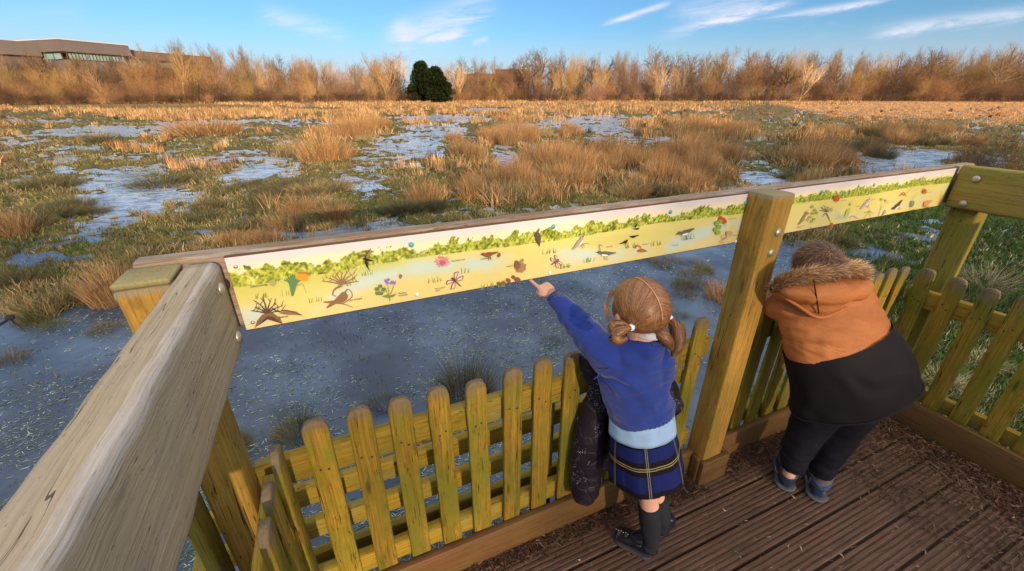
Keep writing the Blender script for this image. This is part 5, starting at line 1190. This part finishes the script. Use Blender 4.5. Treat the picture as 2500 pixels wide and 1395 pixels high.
# collar, shirt tail
m=MB(); tube(m,Z([Q(1581,818,1.123),Q(1583,803,1.118)],go),[(.041,.038),(.036,.034)],seg=40,n=3,ref=(0,-1,0)); m.build('collar',WHITE,girl)
m=MB(); tube(m,Z([Q(1563,1002,1.296),Q(1566,1026,1.312),Q(1567,1047,1.323)],go),[(.098,.082),(.1015,.087),(.105,.091)],seg=60,n=6,ref=(0,-1,0),ring=lambda u,a:1+.012*np.sin(a*5+u)+.006*np.sin(a*13)); m.build('shirt_tail',SHIRT,girl)
# skirt, box pleats opening towards the hem
m=MB(); tube(m,Z([Q(1566,1028,1.313),Q(1570,1070,1.335),Q(1574,1112,1.36),Q(1577,1150,1.383)],go),[(.094,.080),(.106,.093),(.116,.104),(.122,.113)],seg=240,n=18,ref=(0,-1,0),caps=False,
  ring=lambda u,a:1+u*(.035*np.sin(a*6+.6)+.03*np.abs(np.sin(a*6.5))**.5*np.sign(np.sin(a*13))*.35)); m.build('skirt',TARTAN,girl)
# socks and shoes
for kn,an,kk in ((Q(1585,1234,1.435),a1,0),(Q(1605,1215,1.51),a2,1)):
    m=MB(); mid=(kn+an)/2; tube(m,Z([kn,mid,an,an-np.array([0,0,.035])],go),[(.0365,.0365),(.037,.037),(.0285,.0285),(.029,.029)],seg=40,n=16,ring=lambda u,a:1+.006*np.sin(a*20)); m.build('sock',SOCK,girl)
def shoe(root,o,heel,toe,w,h,mat,solem,detail=None,name='shoe'):
    heel=np.array(heel,float);toe=np.array(toe,float); d=toe-heel; L=np.linalg.norm(d); d/=L; s=np.array([d[1],-d[0],0])
    up=np.array([0,0,1.]); m=MB(); R=[]
    def ringpts(u,hw,hh,zb): 
        a=np.linspace(0,2*PI,20,endpoint=False); return np.array([heel+d*L*u+s*math.cos(q)*hw+up*(zb+hh*(.5+.5*math.sin(q))) for q in a])
    prof=[(0,.30,.55),(.04,.62,.95),(.14,.86,1.0),(.32,.88,.95),(.5,.92,.80),(.68,1.0,.62),(.84,.95,.50),(.95,.70,.38),(1.0,.35,.22)]
    V=[ringpts(u,w/2*a,h*b,.010) for u,a,b in prof]; n=20; f=[(i*n+j,i*n+(j+1)%n,(i+1)*n+(j+1)%n,(i+1)*n+j) for i in range(len(prof)-1) for j in range(n)]
    f+= [tuple(range(n))[::-1],tuple((len(prof)-1)*n+j for j in range(n))]; m.add(np.concatenate(V)-o,f); sh_=remesh(m,name,mat,root,.004,3)
    m=MB(); V=[]; q=[(0,.35),(.03,.72),(.14,.93),(.32,.92),(.5,.95),(.68,1.06),(.84,1.02),(.96,.78),(1.02,.40)]
    V=[]; 
    for z in (0.001,.004,.014,.016):
        k=.96 if z in(.001,.016) else 1.0
        V+= [heel+d*L*u+s*w/2*a*k*1.04+up*z for u,a in q]+[heel+d*L*u-s*w/2*a*k*1.04+up*z for u,a in q[::-1]]
    n=18; f=[(i*n+j,i*n+(j+1)%n,(i+1)*n+(j+1)%n,(i+1)*n+j) for i in range(3) for j in range(n)]+[tuple(range(n))[::-1],tuple(3*n+j for j in range(n))]
    m.add(np.array(V)-o,f); m.build('sole',solem,sh_,False); return sh_,d,s
h1=G(1591,1358,0); t1=G(1502,1306,0)
s1_,d_,s_=shoe(girl,go,h1,t1,.070,.062,SHOE,SOLE)
m=MB()
for q in (.0,1): 
    c0=h1+d_*(.10+q*.028)+np.array([0,0,.052-q*.008])-go; tube(m,[c0-s_*.032-np.array([0,0,.022]),c0,c0+s_*.032-np.array([0,0,.022])],[(.008,.002)]*3,seg=8,n=8)
m.build('strap',SHOE,s1_)
m=MB()
for q in range(7): ball(m,h1+d_*(.085+.009*q)-s_*(.006+.003*(q%2))+np.array([0,0,.056-q*.0022])-go,.0026,nu=8,nv=6)
m.build('sparkle_trim',simple('silver_trim',(.7,.7,.75),.25,.6,.8),s1_,False)
m=MB(); tube(m,Z([h1+d_*.015+np.array([0,0,.06]),h1+d_*.05+s_*.031+np.array([0,0,.055]),h1+d_*.085+np.array([0,0,.058]),h1+d_*.05-s_*.031+np.array([0,0,.055]),h1+d_*.015+np.array([0,0,.06])],go),[.005]*5,seg=8,n=24); m.build('ankle_rim',SHOE,s1_)
h2=G(1634,1302,0); t2=G(1606,1240,0); shoe(girl,go,h2,t2,.066,.06,SHOE,SOLE)
# hair: centre parting, two bunches
f_=unit(hf); u_=unit(hu-np.dot(hu,f_)*f_); s_h=np.cross(f_,u_)      # s_h = her right
def hpt(az,elv,k=1.0):
    """point on the skull: az 0 = straight back, + towards her right; elv from level to crown"""
    d=-f_*math.cos(az)*math.cos(elv)+s_h*math.sin(az)*math.cos(elv)+u_*math.sin(elv)
    return hc+(s_h*np.dot(d,s_h)*.98+f_*np.dot(d,f_)*1.10+u_*np.dot(d,u_)*1.05)*HRd*k, d
cap=MB(); N1,N2=36,22; V=[];f=[]
for i in range(N2+1):
    for j in range(N1+1):
        az=-1.95+3.9*j/N1; top=PI/2; low=-.62+ .50*max(0,(abs(az)-1.1)/.85)
        elv=low+(PI/2-low)*i/N2; p,_=hpt(az,elv,1.0); V.append(p-go)
f=[(i*(N1+1)+j,i*(N1+1)+j+1,(i+1)*(N1+1)+j+1,(i+1)*(N1+1)+j) for i in range(N2) for j in range(N1)]
# hair over the brow
V2=[];N3=20
for i in range(N3+1):
    for j in range(17):
        a=1.95+(2*PI-3.9)*j/16; elv=.42+(PI/2-.42)*i/N3; p,_=hpt(a,elv,1.0); V2.append(p-go)
cap.add(V,f); cap.add(V2,[(i*17+j,i*17+j+1,(i+1)*17+j+1,(i+1)*17+j) for i in range(N3) for j in range(16)])
cap.build('hair_cap',SCALPG,girl)
tieL=Q(1541,800,1.045); tieR=Q(1634,776,1.135)
A=Acc(); HC=np.array([(.22,.10,.042),(.26,.125,.054),(.19,.085,.035),(.32,.16,.075),(.15,.066,.028),(.25,.108,.042)])
for side,tie in ((-1,tieL),(1,tieR)):
    n=4200; P=[];Nn=[]
    for _ in range(n):
        # root anywhere on that half, most along the parting; flows round the skull to the tie
        par=random.random()**.75 if random.random()<.6 else None
        ph=random.uniform(-.35,2.35)          # along the parting from nape (0) over the crown to brow
        lat=0.02+ (random.random()**1.6)*1.05*side*1.0 if par is None else .015*side+random.random()*.12*side
        lat=abs(lat)*side
        d0=unit(-f_*math.cos(ph)*math.cos(lat)+u_*math.sin(ph)*math.cos(lat)+s_h*math.sin(lat))
        dt=unit((tie-hc)); k=12; pts=[];nr_=[]; lift=.008+.022*random.random(); j1=RNG.normal(0,.03,3)
        for i in range(k):
            t=i/(k-1); w0=math.sin((1-t)*1.2)/math.sin(1.2); w1=math.sin(t*1.2)/math.sin(1.2); d=unit(d0*w0+dt*w1+j1*math.sin(PI*t)*.9+s_h*side*.16*math.sin(PI*t))
            r=HRd*(1.01+lift*math.sin(PI*min(t*1.1,1))*2); q=hc+(s_h*np.dot(d,s_h)*.98+f_*np.dot(d,f_)*1.10+u_*np.dot(d,u_)*1.05)*r
            if t>.78: b=(t-.78)/.22; q=q*(1-b)+tie*b+RNG.normal(0,.0015,3)
            pts.append(q-go); nr_.append(d)
        P.append(pts); Nn.append(nr_)
    g=HC[RNG.integers(0,len(HC),n)]*(.7+.6*RNG.random((n,1))); strands(A,P,.0016,g,np.array(Nn),.6)
obj('hair',A.mesh('hair'),HAIRG,girl)
pm=MB(); V=[]
for i in range(24):
    ph=.05+1.75*i/23; wv=.004*math.sin(ph*5); 
    for q in (-1,1):
        d=unit(-f_*math.cos(ph)+u_*math.sin(ph)+s_h*(q*.009+wv)); V.append(hc+(s_h*np.dot(d,s_h)*.98+f_*np.dot(d,f_)*1.10+u_*np.dot(d,u_)*1.05)*HRd*1.055-go)
pm.add(V,[(2*i,2*i+1,2*i+3,2*i+2) for i in range(23)]); pm.build('parting',SKIN,girl)
def bunch(path,rad,n,name):
    A=Acc(); P=catmull([p-go for p in path],16); T=np.gradient(P,axis=0); PP=[];NN=[]
    R=catmull([(r,0) for r in rad],16)[:,0]
    for _ in range(n):
        a=random.random()*2*PI; q=math.sqrt(random.random()); tw=random.uniform(-1.2,1.2); pts=[];nr_=[]; cut=random.randint(12,17); ph=random.random()*6
        for i in range(17):
            _,s,u2=frame(T[i],np.array([.1,.2,1.])); aa=a+tw*i/16; j=min(i,cut)
            off_=(s*math.cos(aa)+u2*math.sin(aa)); pts.append(P[j]+off_*R[j]*q*(1+.12*math.sin(ph+i*.5))+ (P[j]-P[max(j-1,0)])*0); nr_.append(off_+1e-3)
        PP.append(pts); NN.append(nr_)
    g=HC[RNG.integers(0,len(HC),n)]*(.7+.7*RNG.random((n,1))); strands(A,PP,.0017,g,np.array(NN),.35); obj(name,A.mesh(name),HAIRG,girl)
bunch([tieL,Q(1520,806,1.03),Q(1502,818,1.03),Q(1510,830,1.03),Q(1530,826,1.035)],[.006,.013,.017,.015,.006],800,'bunch')
bunch([Q(1538,802,1.04),Q(1519,792,1.04),Q(1497,793,1.045),Q(1500,812,1.035),Q(1515,826,1.03)],[.006,.009,.012,.013,.006],450,'bunch')
bunch([tieR,Q(1646,793,1.13),Q(1655,820,1.12),Q(1652,850,1.12),Q(1642,872,1.12)],[.006,.017,.021,.017,.006],950,'bunch')
bunch([Q(1630,782,1.12),Q(1612,798,1.10),Q(1616,818,1.09),Q(1632,835,1.095),Q(1640,855,1.10)],[.006,.014,.017,.015,.005],700,'bunch')
TIE=simple('pale_hair_tie',(.62,.72,.86),.4,.4)
for tc_,dr in ((tieL,Q(1528,803,1.035)-tieL),(tieR,Q(1642,786,1.13)-tieR)):
    m=MB(); d=unit(dr); tube(m,[tc_-go-d*.005,tc_-go+d*.001,tc_-go+d*.008],[.0085,.0095,.0085],seg=14,n=4); m.build('hair_tie',TIE,girl)
# flyaway hairs
A=Acc(); PP=[];NN=[]
for _ in range(170):
    az=random.uniform(-2.0,2.0); e_=random.uniform(-.5,1.4); p,d=hpt(az,e_,1.03); t_=unit(np.cross(d,RNG.normal(0,1,3))+np.array([0,0,-.5])); L_=random.uniform(.02,.05)
    PP.append(catmull([p-go,p-go+t_*L_*.5+d*L_*.14,p-go+t_*L_+d*L_*.08+RNG.normal(0,.004,3)],10)); NN.append([d]*11)
strands(A,PP,.0009,HC[RNG.integers(0,6,170)]*1.5,np.array(NN,float),.3); obj('flyaways',A.mesh('flyaways'),HAIRG,girl)
# wisps by the cheek
A=Acc(); PP=[];NN=[]
for _ in range(60):
    b=Q(1492+random.uniform(-3,6),712+random.uniform(-8,10),1.12); e_=Q(1486+random.uniform(-8,8),790+random.uniform(-25,10),1.10); mid=Q(1482+random.uniform(-7,4),750,1.11)
    PP.append(catmull([b-go,mid-go,e_-go],10)); NN.append([[-.3,-1,.2]]*11)
strands(A,PP,.0012,HC[RNG.integers(0,6,60)]*1.2,np.array(NN,float),.3); obj('wisps',A.mesh('wisps'),HAIRG,girl)
# ============================== quilted coat hung on the fence in front of her
cc=Q(1500,1000,1.42); cc[2]=0
coat=MB()
tube(coat,Z([Q(1430,862,1.33),Q(1440,905,1.34),Q(1456,948,1.36),Q(1452,1000,1.40),Q(1441,1060,1.43),Q(1432,1130,1.475),Q(1428,1195,1.51),Q(1426,1222,1.525)],cc),[(.020,.018),(.030,.022),(.030,.025),(.046,.034),(.056,.040),(.060,.042),(.050,.036),(.034,.024)],seg=22,n=30,ref=(0,-1,0))
tube(coat,Z([Q(1450,890,1.36),Q(1530,900,1.40),Q(1600,915,1.43),Q(1640,960,1.45)],cc),[(.03,.03),(.05,.04),(.05,.04),(.03,.03)],seg=18,n=16,ref=(0,0,1))
tube(coat,Z([Q(1500,950,1.42),Q(1505,1050,1.46),Q(1500,1140,1.51)],cc),[(.07,.03),(.08,.034),(.07,.03)],seg=22,n=14,ref=(0,-1,0))
tube(coat,Z([Q(1585,930,1.42),Q(1620,960,1.42),Q(1645,990,1.42),Q(1655,1004,1.42)],cc),[(.05,.04),(.046,.036),(.040,.032),(.026,.022)],seg=20,n=14)
ct=empty('quilted_coat',cc,0,label='dark navy quilted coat with silver flecks, hung over the pickets in front of the girl',cat='coat')
def qd(co): return .004*(.4-np.abs(n3(co,(16,16,26),4))**.7)+.006*n3(co,(8,8,10),1)
remesh(coat,'shell',QUILT,ct,.005,4,qd)
m=MB(); tube(m,Z([Q(1452,1205,1.50),Q(1428,1226,1.52),Q(1402,1218,1.53)],cc),[.006,.007,.006],seg=8,n=12); m.build('cuff_binding',QUILT,ct)
# ============================== the boy
ORANGE=None
M=Mat('orange_jacket_shell',.62,.3); oc=M.objc(); n=M.noise(oc,8,4); f=M.noise(oc,260,2); M.col(M.mix(n.ss(.3,.7),(.36,.12,.035),(.50,.175,.052))); n7=M.noise(M.map(oc,(1,1,3.2)),13,3,.5,.6); M.bump(n*.5+f*.2+n7*1.2,.55,.010); ORANGE=M.m
BLACKJ=cloth('black_jacket_shell',(.011,.009,.012),.75,.2,260,.3); TROUS=cloth('dark_trousers',(.016,.014,.022),.85,.15,200,.5)
bo=Q(1950,1205,1.78); bo[2]=0
boy=empty('person',bo,0,label='boy in an orange and black hooded jacket leaning over the fence beside the middle post',cat='person')
bc=Q(1996,644,1.36); bf=np.array([-.10,1.,-.25]); bu=np.array([-.05,.25,1.]); BR_=.0625
bd=MB(); head(bd,bc-bo,bf,bu,BR_*.95)
nk=Q(2003,700,1.41); bch=Q(2022,770,1.47); bhp=Q(2062,935,1.53)
tube(bd,Z([nk,bch,Q(2040,850,1.49),bhp,Q(2060,985,1.57)],bo),[.034,(.075,.042),(.075,.045),(.08,.055),(.08,.06)],seg=18,n=16,ref=(0,-1,0))
# arms folded over the pickets
l0=Q(1945,755,1.49); l1=Q(1893,742,1.53); l2=Q(1918,700,1.60); l3=Q(1965,700,1.66)
r0=Q(2085,765,1.49); r1=Q(2112,790,1.55); r2=Q(2060,760,1.58); r3=Q(2010,735,1.62)
for a_,dr,fl in (((bch,l0,l1,l3),np.array([1.,.1,0]),1),((bch,r0,r1,r3),np.array([-1.,.1,0]),-1)):
    tube(bd,Z(a_,bo),[.035,.032,.028,.021],seg=12,n=16); hand(bd,a_[3]-bo,unit(dr),np.array([0,0.1,-1.]),L=.11,curl=(.5,.6,.6,.7),flip=fl)
kL=Q(1965,1062,1.66); aL=Q(1933,1140,1.735); kR=Q(2034,1085,1.665); aR=Q(2000,1160,1.735)
tube(bd,Z([Q(2020,985,1.58),kL,aL,aL-np.array([0,0,.05])],bo),[.06,.04,.026,.024],seg=14,n=14); tube(bd,Z([Q(2080,990,1.58),kR,aR,aR-np.array([0,0,.05])],bo),[.06,.04,.026,.024],seg=14,n=14)
remesh(bd,'body',SKIN,boy,.0045,3); eyes(boy,bo,bc,bf,bu,BR_*.95)
# jacket
up_=MB()
tube(up_,Z([Q(2044,842,1.448),Q(2038,820,1.442),Q(2026,785,1.436),Q(2014,752,1.43),Q(2006,724,1.415),Q(2003,702,1.40)],bo),[(.168,.105),(.165,.10),(.156,.095),(.152,.088),(.118,.072),(.06,.05)],seg=30,n=30,ref=(0,-1,0))
tube(up_,Z([Q(1960,760,1.45),Q(1925,745,1.46),Q(1897,745,1.52),Q(1900,715,1.60),Q(1950,705,1.65)],bo),[.060,.056,.050,.042,.034],seg=20,n=24)
tube(up_,Z([Q(2070,765,1.44),Q(2092,762,1.45),Q(2102,790,1.52),Q(2065,765,1.60),Q(2020,740,1.61)],bo),[.062,.060,.054,.044,.034],seg=20,n=24)
def ud(co):
    w=co+bo; x,y,z=w[:,0],w[:,1],w[:,2]; b=np.clip(1-np.abs(z-.80)/.10,0,1)
    return folds(co,.004,(8,8,26),7)+.0035*b*np.sin((z*1.0-x*.25)*130+n3(co,(6,6,6),2)*4)*np.clip(n3(co,(5,5,9),6)+.35,0,1)
remesh(up_,'jacket_upper',ORANGE,boy,.005,5,ud)
lw=MB(); 
tube(lw,Z([Q(2040,828,1.444),Q(2050,856,1.455),Q(2063,890,1.478),Q(2075,928,1.505),Q(2081,962,1.53)],bo),[(.169,.108),(.177,.118),(.188,.126),(.202,.130),(.211,.130)],seg=160,n=26,ref=(0,-1,0),caps=False,
   ring=lambda u,a:1+u*.020*np.sin(a*5+1)+.006*np.sin(a*11+u*5)*(.3+u))
for q in range(len(lw.v)):
    c=lw.v[q]; ax_=c.mean(0); dv=c-ax_; dv/=np.linalg.norm(dv,axis=1)[:,None]; hgt=np.clip((.95-c[:,2])/.4,0,1)
    lw.v[q]=c+dv*(.010*n3(c,(5,5,3),3)+.0045*np.sin((c[:,2]*.8+c[:,0]*.5)*70+n3(c,(7,7,7),2)*5)*np.clip(n3(c,(4,4,5),12)+.2,0,1))[:,None]
lwo=lw.build('jacket_lower',BLACKJ,boy)
m=MB(); 
hemc=Q(2081,962,1.53)-bo; tt=unit(Q(2081,962,1.53)-Q(2075,928,1.505)); _,hs,hv=frame(tt,np.array([0,-1.,0])); hp=[]
for k in range(41): a=2*PI*k/40; R_=1+.020*math.sin(a*5+1)+.006*math.sin(a*11+5)*1.3; hp.append(hemc+hs*math.cos(a)*.2120*R_+hv*math.sin(a)*.131*R_)
tube(m,hp,[.0045]*41,seg=8,n=120,caps=False); m.build('hem_piping',BLACKJ,boy)
m=MB(); sp_=[]
for k in range(41): a=2*PI*k/40; _,h2s,h2v=frame(unit(Q(2046,865,1.465)-Q(2038,838,1.448)),np.array([0,-1.,0])); sp_.append(Q(2040,843,1.4505)-bo+h2s*math.cos(a)*.1655+h2v*math.sin(a)*.107)
# hood lying on the back
hd=MB()
for (px,py,d,rx,ry,rz) in ((2000,712,1.265,.125,.060,.042),(1945,712,1.295,.070,.055,.036),(2060,706,1.285,.078,.058,.040),(1998,738,1.285,.080,.050,.040),(1998,760,1.30,.036,.034,.030),(2092,695,1.30,.040,.05,.030),(1912,712,1.32,.038,.05,.03)):
    d+=.085
    ball(hd,Q(px,py,d)-bo,(rx,ry,rz),nu=20,nv=14)
remesh(hd,'hood',ORANGE,boy,.0048,6,lambda co:folds(co,.0035,(9,9,14),21))
m=MB(); tube(m,Z([Q(1986,680,1.300),Q(1989,700,1.290),Q(1994,730,1.300),Q(1999,766,1.330)],bo),[.002]*4,seg=6,n=14); m.build('hood_seam',BLACKJ,boy)
m=MB(); tube(m,Z([Q(1908,722,1.36),Q(1950,748,1.346),Q(1998,775,1.352),Q(2050,760,1.346),Q(2105,728,1.36)],bo),[.005,.006,.007,.006,.005],seg=8,n=28); m.build('hood_edge',ORANGE,boy)
# fur trim
fp=[Q(1999+(a_-1999)*.95,b_+3,c_+.085) for a_,b_,c_ in ((1885,700,1.30),(1915,684,1.265),(1955,672,1.235),(2000,664,1.222),(2045,655,1.228),(2085,652,1.25),(2112,664,1.29),(2095,690,1.42),(2040,690,1.46),(1960,695,1.46),(1905,705,1.40),(1885,700,1.30))]
fb=MB(); P=catmull(Z(fp,bo),72); tube(fb,P,[.014]*len(P),seg=10,n=72,caps=False); FURB=simple('fur_base',(.20,.11,.055),.9); fbo=fb.build('fur_trim',FURB,boy)
A=Acc(); n=11000; idx=RNG.integers(1,71,n); T=np.gradient(P,axis=0); roots=[];dirs=[]
for i in idx:
    t,s,u=frame(T[i],np.array([0,0,1.])); a=random.random()*2*PI; o_=s*math.cos(a)+u*math.sin(a); roots.append(P[i]+o_*.015+t*random.uniform(-.01,.01))
    sweep=unit(T[i])*(.8 if i<44 else .3); dirs.append(o_*.5+sweep*1.2+np.array([0,0,.25])+RNG.normal(0,.25,3))
cf=np.array([(.58,.33,.15),(.66,.42,.21),(.42,.22,.10),(.30,.15,.07),(.74,.50,.28)])[RNG.integers(0,5,n)]*(.7+.5*RNG.random((n,1)))
A.add(*ribbons(np.array(roots),np.array(dirs),.014+.022*RNG.random(n),.0024,bend=.3,seg=3,cols=cf,grav=.5,wob=.18)); obj('fur',A.mesh('fur'),HAIRG,fbo)
# short spiky hair from the whorl
f2=unit(bf); u2_=unit(bu-np.dot(bu,f2)*f2); s2=np.cross(f2,u2_)
def bpt(d,k): return bc+(s2*np.dot(d,s2)*1.0+f2*np.dot(d,f2)*1.12+u2_*np.dot(d,u2_)*1.08)*BR_*k
cap=MB(); V=[];N1,N2=40,20
for i in range(N2+1):
    for j in range(N1):
        a=2*PI*j/N1; low=-.55+.75*max(0,math.cos(a-PI)*1.0)**1.0 if False else (-.62 if math.cos(a)>0 else -.62+1.15*(-math.cos(a))**.8)
        e=low+(PI/2-low)*i/N2; d=-f2*math.cos(a)*math.cos(e)+s2*math.sin(a)*math.cos(e)+u2_*math.sin(e); V.append(bpt(d,1.0)-bo)
cap.add(V,[(i*N1+j,i*N1+(j+1)%N1,(i+1)*N1+(j+1)%N1,(i+1)*N1+j) for i in range(N2) for j in range(N1)]); cap.build('hair_cap',SCALPB,boy)
wh=unit(-f2*.72+u2_*.68-s2*.05); A=Acc(); PP=[];NN=[];n=5200; k=7
for _ in range(n):
    while True:
        d=unit(RNG.normal(0,1,3)); a=math.acos(max(-1,min(1,np.dot(d,wh))))
        back=np.dot(d,-f2); upc=np.dot(d,u2_)
        if upc>(-.58 if back>0 else -.58+1.1*(-back)) : break
    t=d-wh; t=t-np.dot(t,d)*d; t=unit(t+1e-6) if np.linalg.norm(t)>1e-4 else s2; sw_=np.cross(d,t)*.35
    Ln=random.uniform(.018,.032)*(1.1 if a>.5 else .8); pts=[];nr=[]; j=RNG.normal(0,.22,3); lift=random.uniform(.08,.34)
    p0=bpt(d,.99)
    for i in range(k):
        q=i/(k-1); p=p0+(t+sw_*q+j*q)*Ln*q*.9+d*Ln*lift*(q-.55*q*q); pts.append(p-bo); nr.append(d)
    PP.append(pts); NN.append(nr)
HB=np.array([(.13,.058,.032),(.09,.04,.022),(.22,.11,.055),(.06,.028,.018),(.16,.07,.038)])[RNG.integers(0,5,n)]*(.6+.8*RNG.random((n,1)))
strands(A,PP,.0026,HB,np.array(NN),.15); obj('hair',A.mesh('hair'),HAIRG,boy)
# trousers: one mesh
tr=MB()
tube(tr,Z([Q(2062,930,1.53),Q(2058,965,1.56),Q(2050,1000,1.585)],bo),[(.12,.10),(.125,.105),(.10,.09)],seg=22,n=10,ref=(0,-1,0))
tube(tr,Z([Q(2012,985,1.58),Q(1982,1030,1.63),Q(1960,1070,1.665),Q(1944,1105,1.70),Q(1936,1130,1.722)],bo),[.082,.072,.062,.055,.047],seg=20,n=22)
tube(tr,Z([Q(2088,990,1.575),Q(2058,1040,1.63),Q(2032,1088,1.668),Q(2014,1120,1.70),Q(2006,1144,1.716)],bo),[.084,.072,.062,.055,.048],seg=20,n=22)
def td(co):
    z=co[:,2]; lowr=np.clip(1-(z-.06)/.22,0,1); return .005*np.sin(z*95+n3(co,(9,9,9),3)*4)*lowr+folds(co,.004,(8,8,16),5)
remesh(tr,'trousers',TROUS,boy,.006,4,td)
for c0 in (Q(1936,1134,1.724),Q(2006,1148,1.718)):
    m=MB(); tube(m,[c0-bo+np.array([0,0,.02]),c0-bo-np.array([0,0,.014])],[.048,.043],seg=40,n=6,ring=lambda u,a:1+.03*np.sin(a*9+u*3)); m.build('trouser_cuff',TROUS,boy)
NAVY=Mat('navy_trainer',.5,.4); oc=NAVY.objc(); n=NAVY.noise(oc,30,4); NAVY.col(NAVY.mix((n.ss(.55,.7)*.6).clamp(),(.014,.028,.058),(.16,.18,.19))); NAVY=NAVY.m
BLT=simple('blue_trainer_lining',(.02,.08,.26),.6); GRS=simple('grey_trainer_sole',(.16,.18,.20),.6,.3,0,.6,40); SKG=cloth('grey_ankle_sock',(.20,.165,.15),.9,.1,500,.4)
for hx,hy,tx,ty in ((1915,1196,1912,1118),(1992,1222,1985,1140)):
    he=G(hx,hy,0); to=G(tx,ty,0); d=unit(to-he); to=he+d*.185; sh_,d,s=shoe(boy,bo,he,to,.078,.072,NAVY,GRS,name='trainer')
    m=MB(); c0=he+d*.035+np.array([0,0,.078])-bo
    hp=[c0+d*.034*math.cos(a)*-1+s*.031*math.sin(a)+np.array([0,0,.012*abs(math.sin(a))-.004]) for a in np.linspace(0,2*PI,17)]
    tube(m,hp,[.0055]*17,seg=8,n=48,caps=False); m.build('collar_lining',BLT,sh_)
    m=MB(); tube(m,[c0-np.array([0,0,.02]),c0+np.array([0,0,.060])+d*.008],[.034,.036],seg=24,n=4); m.build('sock',SKG,boy)
    m=MB(); hb=he+np.array([0,0,.012])-bo; tube(m,[hb-s*.033+d*.03,hb-s*.022+d*.004,hb-d*.006,hb+s*.022+d*.004,hb+s*.033+d*.03],[(.011,.004)]*5,seg=10,n=16); m.build('heel_bumper',GRS,sh_)
    m=MB()
    for q in (-1,1): tube(m,[he+d*.012+s*q*.018+np.array([0,0,.058])-bo,he+d*.05+s*q*.038+np.array([0,0,.040])-bo,he+d*.09+s*q*.040+np.array([0,0,.03])-bo],[.0016]*3,seg=6,n=8)
    m.build('side_piping',simple('silver_piping',(.45,.5,.55),.35,.5,.3),sh_)
# ------------------------------------------------------------------ dead stalk in the pool at the left edge
p=G(14,800); m=MB(); a_=Q(-14,803,3.02)-p; b_=Q(12,786,3.02)-p; c_=Q(24,777,3.02)-p
r=empty('dead_stalk',p,0,label='dark dead stalk with a knobbly head leaning out of the pool at the left edge',cat='stalk')
tube(m,[a_-np.array([.02,0,.03]),a_,b_,c_],[.006,.007,.008,.006],seg=8,n=12,col=(.035,.03,.03)); 
tube(m,[c_,c_+np.array([.03,.0,-.06]),c_+np.array([.06,0,-.12])],[.003,.003,.002],seg=5,n=4,col=(.035,.03,.03)); tube(m,[c_,c_+np.array([.0,.01,-.07])],[.003,.002],seg=5,n=2,col=(.035,.03,.03)); m.build('stem',BARK,r)
m=MB(); ball(m,c_+np.array([.004,0,.004]),(.026,.024,.021),col=(.03,.027,.035)); m.build('seed_head',BARK,r)
